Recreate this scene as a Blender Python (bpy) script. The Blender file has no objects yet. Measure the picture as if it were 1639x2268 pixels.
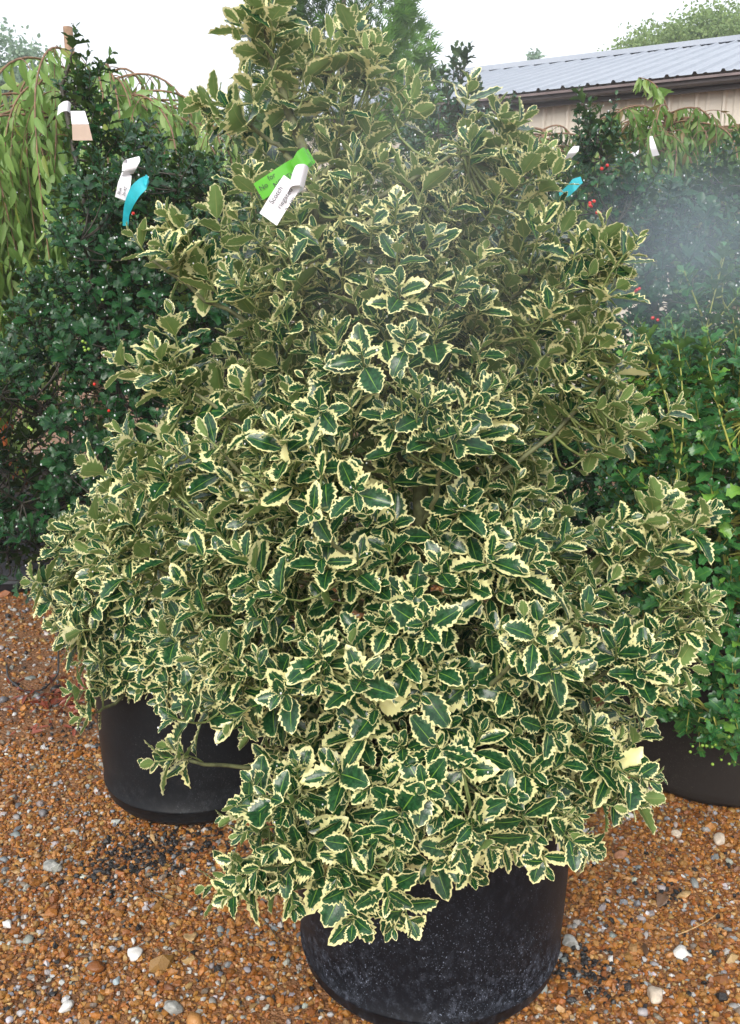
import bpy, math, random
import numpy as np
from mathutils import Vector
R = math.radians
rng = np.random.default_rng(11)
random.seed(11)
sc = bpy.context.scene
COL = sc.collection

# ------------------------------------------------------------------ camera, world, sun, exposure
PITCH = R(14.0); EYE = 1.45; F = 2010.0
cd = bpy.data.cameras.new('camera'); cam = bpy.data.objects.new('camera', cd); COL.objects.link(cam)
cam.location = (0, 0, EYE); cam.rotation_euler = (R(90) - PITCH, 0, 0)
cd.sensor_fit = 'VERTICAL'; cd.angle_y = 2 * math.atan(1134 / F); cd.clip_start = 0.05; cd.clip_end = 600
sc.camera = cam
wd = bpy.data.worlds.new('World'); sc.world = wd; wd.use_nodes = True
wn = wd.node_tree.nodes; wl = wd.node_tree.links
bg = wn['Background']; bg.inputs[1].default_value = 0.15
sky = wn.new('ShaderNodeTexSky'); sky.sky_type = 'NISHITA'; sky.sun_disc = False
SUN_EL, SUN_ROT = R(36), R(195)
sky.sun_elevation = SUN_EL; sky.sun_rotation = SUN_ROT; sky.air_density = 1.0; sky.dust_density = 5.0; sky.ozone_density = 1.0
hs = wn.new('ShaderNodeHueSaturation'); hs.inputs['Saturation'].default_value = 0.55; hs.inputs['Value'].default_value = 1.0
wl.new(sky.outputs[0], hs.inputs['Color'])
cl = wn.new('ShaderNodeMix'); cl.data_type = 'RGBA'; cl.inputs[0].default_value = 0.75       # closed cloud deck over the clear sky
cn = wn.new('ShaderNodeTexNoise'); cn.inputs['Scale'].default_value = 1.6; cn.inputs['Detail'].default_value = 4
wtc = wn.new('ShaderNodeTexCoord'); wl.new(wtc.outputs['Generated'], cn.inputs['Vector'])
cr_ = wn.new('ShaderNodeMapRange'); cr_.inputs[1].default_value = 0.35; cr_.inputs[2].default_value = 0.65
wl.new(cn.outputs[0], cr_.inputs[0])
cm = wn.new('ShaderNodeMix'); cm.data_type = 'RGBA'; cm.inputs[6].default_value = (3.15, 3.35, 3.65, 1); cm.inputs[7].default_value = (4.3, 4.4, 4.55, 1)
wl.new(cr_.outputs[0], cm.inputs[0]); wl.new(cm.outputs[2], cl.inputs[7])
wl.new(hs.outputs[0], cl.inputs[6]); wl.new(cl.outputs[2], bg.inputs[0])
sd = bpy.data.lights.new('sun', 'SUN'); sd.energy = 1.3; sd.angle = R(35); sd.color = (1.0, 0.97, 0.92)
sun = bpy.data.objects.new('sun', sd); COL.objects.link(sun)
sdir = Vector((math.sin(SUN_ROT) * math.cos(SUN_EL), math.cos(SUN_ROT) * math.cos(SUN_EL), math.sin(SUN_EL)))
sun.rotation_euler = sdir.to_track_quat('Z', 'Y').to_euler()
vs = sc.view_settings; vs.view_transform = 'Standard'; vs.look = 'None'; vs.gamma = 1.0; vs.exposure = 1.15
sc.cycles.max_bounces = 8; sc.cycles.transparent_max_bounces = 8; sc.cycles.volume_bounces = 1
sc.cycles.diffuse_bounces = 6; sc.cycles.glossy_bounces = 3

def P(u, v, D):
    a = (u - 819.5) / F; b = (1134 - v) / F
    dy = math.cos(PITCH) + b * math.sin(PITCH); dz = -math.sin(PITCH) + b * math.cos(PITCH)
    return np.array([a / dy * D, D, EYE + dz / dy * D])

# ------------------------------------------------------------------ object helpers
def tag(o, label=None, cat=None, group=None, kind=None):
    if label: o['label'] = label
    if cat: o['category'] = cat
    if group: o['group'] = group
    if kind: o['kind'] = kind
    return o
def thing(name, label, cat, loc, group=None, kind=None):
    o = bpy.data.objects.new(name, None); COL.objects.link(o); o.location = loc
    o.empty_display_size = 0.1
    return tag(o, label, cat, group, kind)
def link(name, me, mat=None, parent=None):
    o = bpy.data.objects.new(name, me); COL.objects.link(o)
    if mat is not None and len(me.materials) == 0: me.materials.append(mat)
    if parent is not None:
        o.parent = parent; l = parent
        off = Vector((0, 0, 0))
        while l is not None: off += Vector(l.location); l = l.parent
        o.location = -off            # parts are modelled in world space
    return o
def mesh_np(name, V, Fc, uv=None, rnd=None, col=None, smooth=True):
    """V (n,3), Fc list of arrays of equal-size faces"""
    me = bpy.data.meshes.new(name)
    V = np.asarray(V, dtype=np.float32)
    me.vertices.add(len(V)); me.vertices.foreach_set('co', V.ravel())
    if not isinstance(Fc, list): Fc = [Fc]
    idx = np.concatenate([f.ravel() for f in Fc]).astype(np.int32)
    tot = np.concatenate([np.full(len(f), f.shape[1]) for f in Fc]).astype(np.int32)
    st = np.concatenate([[0], np.cumsum(tot)[:-1]]).astype(np.int32)
    me.loops.add(len(idx)); me.loops.foreach_set('vertex_index', idx)
    me.polygons.add(len(tot)); me.polygons.foreach_set('loop_start', st); me.polygons.foreach_set('loop_total', tot)
    me.polygons.foreach_set('use_smooth', np.full(len(tot), bool(smooth)))
    if uv is not None:
        a = me.attributes.new('st', 'FLOAT2', 'POINT'); a.data.foreach_set('vector', np.asarray(uv, np.float32).ravel())
    if rnd is not None:
        a = me.attributes.new('rnd', 'FLOAT', 'POINT'); a.data.foreach_set('value', np.asarray(rnd, np.float32))
    if col is not None:
        a = me.attributes.new('col', 'FLOAT_VECTOR', 'POINT'); a.data.foreach_set('vector', np.asarray(col, np.float32).ravel())
    me.update(calc_edges=True); me.validate(clean_customdata=False)
    return me

# ------------------------------------------------------------------ material helpers
class NT:
    def __init__(s, name):
        s.m = bpy.data.materials.new(name); s.m.use_nodes = True
        s.n = s.m.node_tree.nodes; s.l = s.m.node_tree.links
        s.b = s.n['Principled BSDF']; s.out = s.n['Material Output']
    def node(s, t, **k):
        x = s.n.new(t)
        for a, b in k.items(): setattr(x, a, b)
        return x
    def set(s, sock, v):
        if hasattr(v, 'is_output') or isinstance(v, bpy.types.NodeSocket): s.l.new(v, sock)
        else: sock.default_value = v
    def math(s, op, a, b=0.0, c=None, clamp=False):
        x = s.node('ShaderNodeMath', operation=op, use_clamp=clamp)
        s.set(x.inputs[0], a); s.set(x.inputs[1], b)
        if c is not None: s.set(x.inputs[2], c)
        return x.outputs[0]
    def mix(s, f, a, b, mode='MIX'):
        x = s.node('ShaderNodeMix', data_type='RGBA', blend_type=mode)
        s.set(x.inputs[0], f)
        for k, v in ((6, a), (7, b)):
            if isinstance(v, tuple): v = (*v[:3], 1)
            s.set(x.inputs[k], v)
        return x.outputs[2]
    def noise(s, vec, scale, detail=3, rough=0.5, dim='3D'):
        x = s.node('ShaderNodeTexNoise', noise_dimensions=dim); x.inputs['Scale'].default_value = scale
        x.inputs['Detail'].default_value = detail; x.inputs['Roughness'].default_value = rough
        if vec is not None: s.l.new(vec, x.inputs['Vector'])
        return x.outputs[0]
    def ramp(s, f, a, b):
        x = s.node('ShaderNodeMapRange'); x.interpolation_type = 'SMOOTHSTEP'
        s.set(x.inputs[0], f); x.inputs[1].default_value = a; x.inputs[2].default_value = b
        return x.outputs[0]
    def attr(s, nm, o='Fac'):
        x = s.node('ShaderNodeAttribute', attribute_name=nm); return x.outputs[o]
    def pos(s): return s.node('ShaderNodeNewGeometry').outputs['Position']
    def obj(s): return s.node('ShaderNodeTexCoord').outputs['Object']
    def bump(s, h, st, d=0.01):
        x = s.node('ShaderNodeBump'); x.inputs['Strength'].default_value = st; x.inputs['Distance'].default_value = d
        s.l.new(h, x.inputs['Height']); s.l.new(x.outputs[0], s.b.inputs['Normal']); return x
def simple(name, col, rough=0.6, spec=0.5, nscale=None, var=0.3, bump=0.0, metallic=0.0):
    t = NT(name); t.b.inputs['Roughness'].default_value = rough; t.b.inputs['Specular IOR Level'].default_value = spec
    t.b.inputs['Metallic'].default_value = metallic
    if nscale:
        n = t.noise(t.pos(), nscale, 4, 0.6)
        c = t.mix(t.ramp(n, 0.3, 0.7), tuple(x * (1 - var) for x in col), tuple(min(1, x * (1 + var)) for x in col))
        t.l.new(c, t.b.inputs['Base Color'])
        if bump: t.bump(n, bump, 0.003)
    else: t.b.inputs['Base Color'].default_value = (*col, 1)
    return t.m

def variegated_leaf():
    t = NT('variegated_holly_leaf')
    st = t.node('ShaderNodeSeparateXYZ'); t.l.new(t.attr('st', 'Vector'), st.inputs[0])
    s_, t_ = st.outputs[0], st.outputs[1]; rnd = t.attr('rnd')
    comb = t.node('ShaderNodeCombineXYZ'); t.l.new(s_, comb.inputs[0]); t.l.new(t.math('MULTIPLY', t_, 0.3), comb.inputs[1])
    t.l.new(t.math('MULTIPLY', rnd, 60.0), comb.inputs[2])
    n1 = t.noise(comb.outputs[0], 4.0, 2, 0.6); n2 = t.noise(comb.outputs[0], 15.0, 2, 0.7)
    at = t.math('ABSOLUTE', t_)
    edge = t.math('SUBTRACT', 1.0, at)
    tip = t.math('MULTIPLY', t.math('SUBTRACT', 1.0, s_), 3.2)        # distance from the tip
    edge = t.math('MINIMUM', edge, tip)
    w = t.math('ADD', t.math('MULTIPLY', t.math('SUBTRACT', n1, 0.5), 0.80), t.math('MULTIPLY', t.math('SUBTRACT', n2, 0.5), 0.60))
    r2 = t.math('FRACT', t.math('MULTIPLY', rnd, 7.13))
    w = t.math('ADD', w, t.math('ADD', 0.125, t.math('MULTIPLY', t.math('POWER', r2, 2.5), 0.34)))
    w = t.math('MAXIMUM', w, 0.15)
    cream = t.ramp(t.math('SUBTRACT', w, edge), -0.03, 0.04)
    r3 = t.math('FRACT', t.math('MULTIPLY', rnd, 13.7))
    yel = t.math('GREATER_THAN', r3, 0.9985); cream = t.math('MAXIMUM', cream, yel)
    # upper face
    g = t.mix(t.ramp(t.noise(comb.outputs[0], 9.0, 3, 0.6), 0.35, 0.7), (0.008, 0.048, 0.018), (0.026, 0.110, 0.036))
    near = t.ramp(t.math('SUBTRACT', edge, w), 0.0, 0.22)
    g = t.mix(t.math('MULTIPLY', t.math('SUBTRACT', 1.0, near), t.ramp(n2, 0.4, 0.62)), g, (0.09, 0.17, 0.075))
    rib = t.math('LESS_THAN', at, t.math('MULTIPLY', t.math('SUBTRACT', 1.15, s_), 0.065))
    g = t.mix(rib, g, (0.17, 0.33, 0.05))
    cr = t.mix(n1, (0.84, 0.79, 0.33), (0.90, 0.87, 0.50))
    top = t.mix(cream, g, cr)
    # lower face
    gu = t.mix(t.noise(comb.outputs[0], 6.0, 2), (0.145, 0.255, 0.065), (0.235, 0.345, 0.115))
    gu = t.mix(rib, gu, (0.33, 0.38, 0.13))
    bot = t.mix(cream, gu, (0.95, 0.91, 0.52))
    # brown spine tips on a few
    bf = t.node('ShaderNodeNewGeometry').outputs['Backfacing']
    c = t.mix(bf, top, bot); t.l.new(c, t.b.inputs['Base Color'])
    vo = t.node('ShaderNodeTexVoronoi', feature='F1'); vo.inputs['Scale'].default_value = 330.0; t.l.new(t.pos(), vo.inputs['Vector'])
    drops = t.math('LESS_THAN', vo.outputs[0], 0.30)
    rg = t.math('ADD', t.math('MULTIPLY', bf, 0.32), 0.20)
    rg = t.math('SUBTRACT', rg, t.math('MULTIPLY', drops, 0.12)); t.l.new(rg, t.b.inputs['Roughness'])
    t.b.inputs['Specular IOR Level'].default_value = 0.5
    h = t.math('ADD', t.math('MULTIPLY', t.math('SUBTRACT', 0.30, t.math('MINIMUM', vo.outputs[0], 0.30)), 1.6), t.math('MULTIPLY', n2, 0.25))
    t.bump(h, 0.45, 0.0012)
    tr = t.node('ShaderNodeBsdfTranslucent'); t.l.new(c, tr.inputs[0])
    mx = t.node('ShaderNodeMixShader'); mx.inputs[0].default_value = 0.26
    t.l.new(t.b.outputs[0], mx.inputs[1]); t.l.new(tr.outputs[0], mx.inputs[2]); t.l.new(mx.outputs[0], t.out.inputs[0])
    return t.m

def leaf_mat(name, a, b, under, rib, rough=0.25, transl=0.15, young=None, spec=0.5):
    t = NT(name)
    st = t.node('ShaderNodeSeparateXYZ'); t.l.new(t.attr('st', 'Vector'), st.inputs[0]); rnd = t.attr('rnd')
    at = t.math('ABSOLUTE', st.outputs[1])
    c = t.mix(rnd, a, b)
    n = t.noise(t.pos(), 90.0, 2)
    c = t.mix(t.math('MULTIPLY', n, 0.5), c, a)
    if young: c = t.mix(t.math('GREATER_THAN', t.math('FRACT', t.math('MULTIPLY', rnd, 7.7)), 0.90), c, young)
    r = t.math('LESS_THAN', at, 0.09)
    c = t.mix(t.math('MULTIPLY', r, 0.6), c, rib)
    bf = t.node('ShaderNodeNewGeometry').outputs['Backfacing']
    c = t.mix(bf, c, under); t.l.new(c, t.b.inputs['Base Color'])
    t.l.new(t.math('ADD', rough, t.math('MULTIPLY', bf, 0.3)), t.b.inputs['Roughness'])
    t.b.inputs['Specular IOR Level'].default_value = spec
    t.bump(t.noise(t.pos(), 300.0, 2), 0.35, 0.0015)
    tr = t.node('ShaderNodeBsdfTranslucent'); t.l.new(c, tr.inputs[0])
    mx = t.node('ShaderNodeMixShader'); mx.inputs[0].default_value = transl
    t.l.new(t.b.outputs[0], mx.inputs[1]); t.l.new(tr.outputs[0], mx.inputs[2]); t.l.new(mx.outputs[0], t.out.inputs[0])
    return t.m

M = {}
M['vleaf'] = variegated_leaf()
M['hleaf'] = leaf_mat('dark_holly_leaf', (0.008, 0.042, 0.014), (0.024, 0.098, 0.026), (0.07, 0.14, 0.035), (0.05, 0.12, 0.03), 0.27, 0.12, spec=0.38)
M['bleaf'] = leaf_mat('blue_green_holly_leaf', (0.022, 0.062, 0.034), (0.040, 0.11, 0.055), (0.10, 0.17, 0.07), (0.06, 0.13, 0.05), 0.25, 0.15)
M['gleaf'] = leaf_mat('fresh_holly_leaf', (0.022, 0.11, 0.030), (0.065, 0.22, 0.050), (0.10, 0.20, 0.04), (0.12, 0.28, 0.05), 0.25, 0.18, young=(0.16, 0.34, 0.05))
M['cleaf'] = leaf_mat('weeping_cherry_leaf', (0.19, 0.34, 0.085), (0.31, 0.48, 0.14), (0.35, 0.48, 0.18), (0.28, 0.36, 0.12), 0.38, 0.40, young=(0.27, 0.34, 0.07))
M['wleaf'] = leaf_mat('small_weeping_leaf', (0.09, 0.19, 0.035), (0.17, 0.29, 0.065), (0.2, 0.28, 0.08), (0.2, 0.25, 0.09), 0.4, 0.35, young=(0.20, 0.15, 0.05))
M['aleaf'] = leaf_mat('arborvitae_spray', (0.06, 0.17, 0.025), (0.15, 0.30, 0.045), (0.05, 0.11, 0.025), (0.06, 0.14, 0.03), 0.5, 0.2)
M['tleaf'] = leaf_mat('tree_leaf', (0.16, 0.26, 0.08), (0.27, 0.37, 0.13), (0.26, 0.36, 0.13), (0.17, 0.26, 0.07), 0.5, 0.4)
M['fleaf'] = leaf_mat('far_tree_leaf', (0.18, 0.29, 0.19), (0.27, 0.39, 0.27), (0.26, 0.37, 0.25), (0.15, 0.25, 0.13), 0.5, 0.4)  # leaf colour paled to carry the haze of distance
M['stem'] = simple('green_stem', (0.17, 0.21, 0.065), 0.5, nscale=60, var=0.35)
M['vbark'] = simple('olive_bark', (0.115, 0.125, 0.055), 0.7, nscale=45, var=0.5, bump=0.5)
M['dstem'] = simple('dark_stem', (0.045, 0.040, 0.028), 0.6, nscale=60, var=0.4)
M['ystem'] = simple('yellow_green_stem', (0.33, 0.34, 0.07), 0.5, nscale=60, var=0.25)
M['cbark'] = simple('cherry_twig_bark', (0.20, 0.115, 0.065), 0.55, nscale=50, var=0.35)
M['obark'] = simple('orange_trunk_bark', (0.42, 0.115, 0.030), 0.45, nscale=30, var=0.35, bump=0.3)
M['wood'] = simple('stake_wood', (0.25, 0.16, 0.10), 0.7, nscale=40, var=0.25)
M['tbark'] = simple('tree_bark', (0.09, 0.08, 0.06), 0.9, nscale=8, var=0.4)
M['soil'] = simple('potting_bark_soil', (0.035, 0.022, 0.014), 0.85, nscale=60, var=0.7, bump=1.0)
M['red'] = simple('red_berry_skin', (0.55, 0.018, 0.010), 0.18)
M['gberry'] = simple('green_berry_skin', (0.22, 0.36, 0.05), 0.25)
M['white'] = simple('white_tag_plastic', (0.80, 0.80, 0.85), 0.4, nscale=20, var=0.04)
M['tan'] = simple('tan_tag_card', (0.56, 0.44, 0.36), 0.6, nscale=20, var=0.06)
M['green'] = simple('green_tag_plastic', (0.085, 0.40, 0.012), 0.35, nscale=20, var=0.06)
M['teal'] = simple('teal_ribbon_plastic', (0.02, 0.42, 0.50), 0.35, nscale=30, var=0.15)
M['ink'] = simple('black_ink', (0.015, 0.015, 0.018), 0.6)
M['tube'] = simple('black_tubing', (0.035, 0.037, 0.040), 0.4)
t = NT('water_drop'); t.b.inputs['Base Color'].default_value = (0.95, 0.97, 1, 1); t.b.inputs['Roughness'].default_value = 0.03  # white body colour stands in for the bright sky glint in a drop
t.b.inputs['IOR'].default_value = 1.33; t.b.inputs['Transmission Weight'].default_value = 0.35; t.b.inputs['Coat Weight'].default_value = 1.0
M['drop'] = t.m

# ------------------------------------------------------------------ leaf templates
def spiny(W=0.27, nsp=5, fold=0.25, bend=0.15, wave=0.035, cols=5, twist=0.0, spike=1.24, notch=0.86, seed=0):
    r = np.random.default_rng(seed)
    ss = [(0.0, 'p'), (0.07, 'p')]
    a = 0.13; step = (0.93 - a) / (2 * nsp)
    for k in range(nsp): ss += [(a + step * (2 * k), 'n'), (a + step * (2 * k + 1.35), 's')]
    ss += [(0.945, 'n'), (1.0, 't')]
    ts = np.linspace(-1, 1, cols)
    V = []; UV = []
    for i, (s, k) in enumerate(ss):
        w = W * max(0.0, math.sin(math.pi * min(1, max(0, (s - 0.05) / 0.95)) ** 0.92)) ** 0.72
        if k == 'p': w = 0.012 + (0.02 if s > 0.05 else 0)
        if k == 't': w = 0.002
        for tt in ts:
            e = abs(tt) > 0.99
            f = (spike * (0.93 + 0.16 * r.random()) if k == 's' else notch if k == 'n' else 1.0) if e else 0.93
            y = tt * w * f
            x = s + (0.018 if (e and k == 's') else 0)
            z = fold * abs(y) - bend * s * s + (wave * (1 if k == 's' else -0.5) * (1 if r.random() > 0.35 else -1) if e and k in 'sn' else 0)
            z += twist * y * s
            V.append((x, y, z)); UV.append((s, tt))
    n = len(ss); Q = []
    for i in range(n - 1):
        for j in range(cols - 1):
            a0 = i * cols + j; Q.append((a0, a0 + cols, a0 + cols + 1, a0 + 1))
    return np.array(V), np.array(Q), np.array(UV)
def plain(W=0.16, rows=7, fold=0.3, bend=0.3, droop=1.6):
    V = []; UV = []
    for s in np.linspace(0, 1, rows):
        w = W * math.sin(math.pi * min(1, s ** 0.8)) ** 0.9 if s < 1 else 0.002
        w = max(w, 0.006)
        for tt in (-1, 0, 1): V.append((s - 0.12 * bend * s * s, tt * w, fold * abs(tt) * w - bend * s ** droop)); UV.append((s, tt))
    Q = []
    for i in range(rows - 1):
        for j in range(2):
            a0 = i * 3 + j; Q.append((a0, a0 + 3, a0 + 4, a0 + 1))
    return np.array(V), np.array(Q), np.array(UV)
def fan():
    V = []; UV = []; Q = []
    for k, a in enumerate((-55, -30, -8, 14, 36, 58)):
        L = 1.0 - abs(a) / 130; c, s = math.cos(R(a)), math.sin(R(a)); b = len(V)
        for x, y in ((0.0, -0.02), (0.35 * L, -0.06), (L, 0), (0.4 * L, 0.06)):
            V.append((x * c - y * s, x * s + y * c, 0.05 * math.sin(k * 2.1) - 0.15 * x * x)); UV.append((x, 0.5))
        Q.append((b, b + 1, b + 2, b + 3))
    return np.array(V), np.array(Q), np.array(UV)
VL = [spiny(0.285, 6, f, b, w * 0.75, 5, tw, 1.16, 0.93, sd_) for sd_, (f, b, w, tw) in enumerate(
    [(0.30, 0.10, 0.030, 0.1), (0.15, 0.22, 0.040, -0.2), (0.45, 0.05, 0.035, 0.3), (0.10, -0.06, 0.030, 0.0), (0.35, 0.30, 0.045, -0.3), (0.22, 0.15, 0.05, 0.5)])]
VL += [spiny(0.235, 6, 0.25, 0.12, 0.012, 5, 0.1, 1.06, 0.98, 31), spiny(0.26, 6, 0.35, -0.04, 0.015, 5, -0.2, 1.08, 0.96, 32), spiny(0.30, 5, 0.2, 0.35, 0.03, 5, 0.2, 1.14, 0.93, 33)]
HL = [spiny(0.26, 3, f, b, w, 3, tw, 1.28, 0.85, 20 + i) for i, (f, b, w, tw) in enumerate(
    [(0.35, 0.15, 0.05, 0.2), (0.2, 0.3, 0.07, -0.3), (0.5, 0.05, 0.05, 0.0), (0.1, 0.2, 0.08, 0.4)])]
CL = [plain(0.15, 7, 0.35, 0.25), plain(0.17, 7, 0.2, 0.4), plain(0.13, 7, 0.5, 0.1)]
WL = [plain(0.15, 5, 0.35, 0.25), plain(0.17, 5, 0.2, 0.4)]
FL = [fan()]
TL = [plain(0.32, 4, 0.2, 0.2)]

def norm(a): return a / np.maximum(np.linalg.norm(a, axis=-1, keepdims=True), 1e-9)
def build_leaves(name, tmpl, pos, d, nrm, size, mat, parent, width=None):
    pos = np.asarray(pos); n = len(pos)
    d = norm(np.asarray(d)); nrm = np.asarray(nrm); nrm = norm(nrm - (nrm * d).sum(-1, keepdims=True) * d)
    y = np.cross(nrm, d); size = np.asarray(size); rn = rng.random(n)
    which = rng.integers(0, len(tmpl), n)
    Vs, Fs, Us, Rs = [], [], [], []; off = 0
    wd_ = rng.uniform(0.82, 1.12, n)
    for k, (tv, tq, tu) in enumerate(tmpl):
        m = which == k; c = m.sum()
        if not c: continue
        bas = np.stack([d[m], y[m] * wd_[m][:, None], nrm[m]], axis=1)          # (c,3,3)
        vv = np.einsum('vi,cij->cvj', tv, bas) * size[m][:, None, None] + pos[m][:, None, :]
        Vs.append(vv.reshape(-1, 3)); nv = len(tv)
        Fs.append((tq[None] + (np.arange(c) * nv)[:, None, None] + off).reshape(-1, tq.shape[1])); off += c * nv
        Us.append(np.tile(tu, (c, 1))); Rs.append(np.repeat(rn[m], nv))
    me = mesh_np(name, np.concatenate(Vs), np.concatenate(Fs), np.concatenate(Us), np.concatenate(Rs))
    return link(name, me, mat, parent)

# ------------------------------------------------------------------ tubes
def tubes(name, paths, radii, mat, parent=None, sides=6, smooth=True, caps=True):
    Vs, Fs, Cs = [], [], []; off = 0
    an = np.linspace(0, 2 * math.pi, sides, endpoint=False)
    for p, r in zip(paths, radii):
        p = np.asarray(p, float); k = len(p)
        r = np.broadcast_to(np.asarray(r, float), (k,)) if np.ndim(r) == 0 or len(np.atleast_1d(r)) == k else np.linspace(r[0], r[-1], k)
        tg = norm(np.gradient(p, axis=0))
        ref = np.array([0, 0, 1.0]) if abs(tg[0][2]) < 0.9 else np.array([1.0, 0, 0])
        a = norm(np.cross(tg, ref)); b = np.cross(tg, a)
        ring = p[:, None] + r[:, None, None] * (np.cos(an)[None, :, None] * a[:, None] + np.sin(an)[None, :, None] * b[:, None])
        Vs.append(ring.reshape(-1, 3))
        i = np.arange(k - 1)[:, None] * sides; j = np.arange(sides)[None]; j2 = (j + 1) % sides
        Fs.append(np.stack([i + j, i + j2, i + sides + j2, i + sides + j], -1).reshape(-1, 4) + off)
        if caps:
            Vs.append(p[[0, -1]]); c0 = off + k * sides; jj = np.arange(sides); jn = (jj + 1) % sides
            Cs.append(np.stack([np.full(sides, c0), off + jn, off + jj], -1))
            Cs.append(np.stack([np.full(sides, c0 + 1), off + (k - 1) * sides + jj, off + (k - 1) * sides + jn], -1)); off += 2
        off += k * sides
    fl = [np.concatenate(Fs)] + ([np.concatenate(Cs)] if Cs else [])
    me = mesh_np(name, np.concatenate(Vs), fl, smooth=smooth)
    return link(name, me, mat, parent)
def bez(p0, p1, p2, n=7):
    t = np.linspace(0, 1, n)[:, None]; return (1 - t) ** 2 * p0 + 2 * t * (1 - t) * p1 + t * t * p2
def lathe(name, prof, mat, parent=None, seg=72, center=(0, 0, 0), wob=0.0):
    prof = np.array(prof, float); an = np.linspace(0, 2 * math.pi, seg, endpoint=False)
    k = len(prof)
    w = 1 + wob * np.sin(2 * an + 0.7) + wob * 0.6 * np.sin(3 * an + 2)
    V = np.stack([prof[:, 0][:, None] * np.cos(an)[None] * w, prof[:, 0][:, None] * np.sin(an)[None] * w, np.repeat(prof[:, 1][:, None], seg, 1)], -1).reshape(-1, 3) + np.array(center)
    i = np.arange(k - 1)[:, None] * seg; j = np.arange(seg)[None]; j2 = (j + 1) % seg
    Fc = np.stack([i + j, i + j2, i + seg + j2, i + seg + j], -1).reshape(-1, 4)
    return link(name, mesh_np(name, V, Fc), mat, parent)

# ------------------------------------------------------------------ crown sampling: union of ellipsoids
def thin(pts, spacing):
    keep = []; grid = {}
    for i, p in enumerate(pts):
        g = tuple((p // spacing).astype(int)); ok = True
        for a in (-1, 0, 1):
            for b in (-1, 0, 1):
                for c in (-1, 0, 1):
                    for q in grid.get((g[0] + a, g[1] + b, g[2] + c), ()):
                        if ((p - q) ** 2).sum() < spacing ** 2: ok = False; break
                    if not ok: break
                if not ok: break
            if not ok: break
        if ok: keep.append(i); grid.setdefault(g, []).append(p)
    return np.array(keep, int)
def crown(lobes, spacing, scale=1.0, keep=0.93, jitter=0.03, zmin=-9, over=6.0, lump=0.0):
    C = np.array([l[0] for l in lobes], float); Rr = np.array([l[1] for l in lobes], float) * scale
    pts, nr = [], []
    for c, r in zip(C, Rr):
        area = 4 * math.pi * ((r[0] * r[1]) ** 1.6 / 3 + (r[0] * r[2]) ** 1.6 / 3 + (r[1] * r[2]) ** 1.6 / 3) ** (1 / 1.6)
        n = int(over * area / spacing ** 2) + 8
        d = norm(rng.normal(size=(n, 3))); p = c + d * r
        ins = np.zeros(n, bool)
        q = (p[:, None] - C[None]) / Rr[None]; q2 = (q ** 2).sum(-1)
        ins = (q2 < keep ** 2).any(1) if scale <= 1 else ins
        # its own lobe gives exactly 1
        pts.append(p[~ins]); nr.append(norm(d / r)[~ins])
    pts = np.concatenate(pts); nr = np.concatenate(nr)
    pts = pts + nr * rng.normal(0, jitter, (len(pts), 1))
    if lump:
        q = pts * 1.0; f = np.sin(q[:, 0] * 19 + 1.3 * np.sin(q[:, 2] * 15)) * np.sin(q[:, 2] * 17 + 2 * np.sin(q[:, 1] * 13)) + 0.6 * np.sin(q[:, 0] * 37 + q[:, 2] * 31 + 1) * np.sin(q[:, 1] * 29)
        pts = pts + nr * (lump * (f - 0.25))[:, None]
    m = pts[:, 2] > zmin; pts, nr = pts[m], nr[m]
    o = rng.permutation(len(pts)); pts, nr = pts[o], nr[o]
    k = thin(pts, spacing); return pts[k], nr[k]

def shoot_leaves(tip, d, n, L, size, t0, t1, tipsize=0.6, jit=0.15):
    """leaves in a spiral on one shoot: tip point, direction, count, length"""
    ref = np.array([0.31, 0.2, 0.93]) if abs(d[2]) < 0.8 else np.array([1.0, 0.1, 0])
    a = norm(np.cross(d, ref)); b = np.cross(d, a); ph0 = rng.random() * 6.28
    k = np.arange(n); f = k / max(1, n - 1)
    ph = ph0 + k * 2.39996 + rng.normal(0, 0.2, n)
    rad = np.cos(ph)[:, None] * a + np.sin(ph)[:, None] * b
    til = R(t0) + (R(t1) - R(t0)) * f + rng.normal(0, jit, n)
    ld = np.cos(til)[:, None] * d + np.sin(til)[:, None] * rad
    nn = np.sin(til)[:, None] * d - np.cos(til)[:, None] * rad
    nn = nn + rng.normal(0, 0.18, (n, 3)) + np.array([0, 0, 0.12])
    pos = tip - d * (L * (1 - f))[:, None]
    sz = size * (0.8 + 0.35 * np.sin(np.pi * np.minimum(1, f * 1.1 + 0.25))) * (1 - (1 - tipsize) * f ** 3) * rng.uniform(0.82, 1.12, n)
    return pos, ld, nn, sz

def droplets(parent, pos, ld, sz, frac, r0, count=None):
    n = len(pos); m = rng.random(n) < frac
    p = pos[m] + ld[m] * sz[m][:, None] * rng.uniform(0.75, 1.0, (m.sum(), 1)) + np.array([0, 0, -0.004])
    k = len(p)
    if k == 0: return
    lat = np.array([(0, 0, 1)] + [(math.cos(a) * math.sin(e), math.sin(a) * math.sin(e), math.cos(e)) for e in (R(60), R(120)) for a in np.linspace(0, 5.236, 6)] + [(0, 0, -1)])
    q = [(0, 1 + i, 1 + (i + 1) % 6) for i in range(6)] + [(13, 7 + (i + 1) % 6, 7 + i) for i in range(6)]
    q += [(1 + i, 7 + i, 7 + (i + 1) % 6) for i in range(6)] + [(1 + i, 7 + (i + 1) % 6, 1 + (i + 1) % 6) for i in range(6)]
    rr = r0 * rng.uniform(0.6, 1.3, k)
    V = (lat[None] * rr[:, None, None] * np.array([1, 1, 1.2]) + p[:, None]).reshape(-1, 3)
    Fc = (np.array(q)[None] + (np.arange(k) * 14)[:, None, None]).reshape(-1, 3)
    o = link('water_droplets', mesh_np('water_droplets', V, Fc), M['drop'], parent); o['kind'] = 'stuff'

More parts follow.
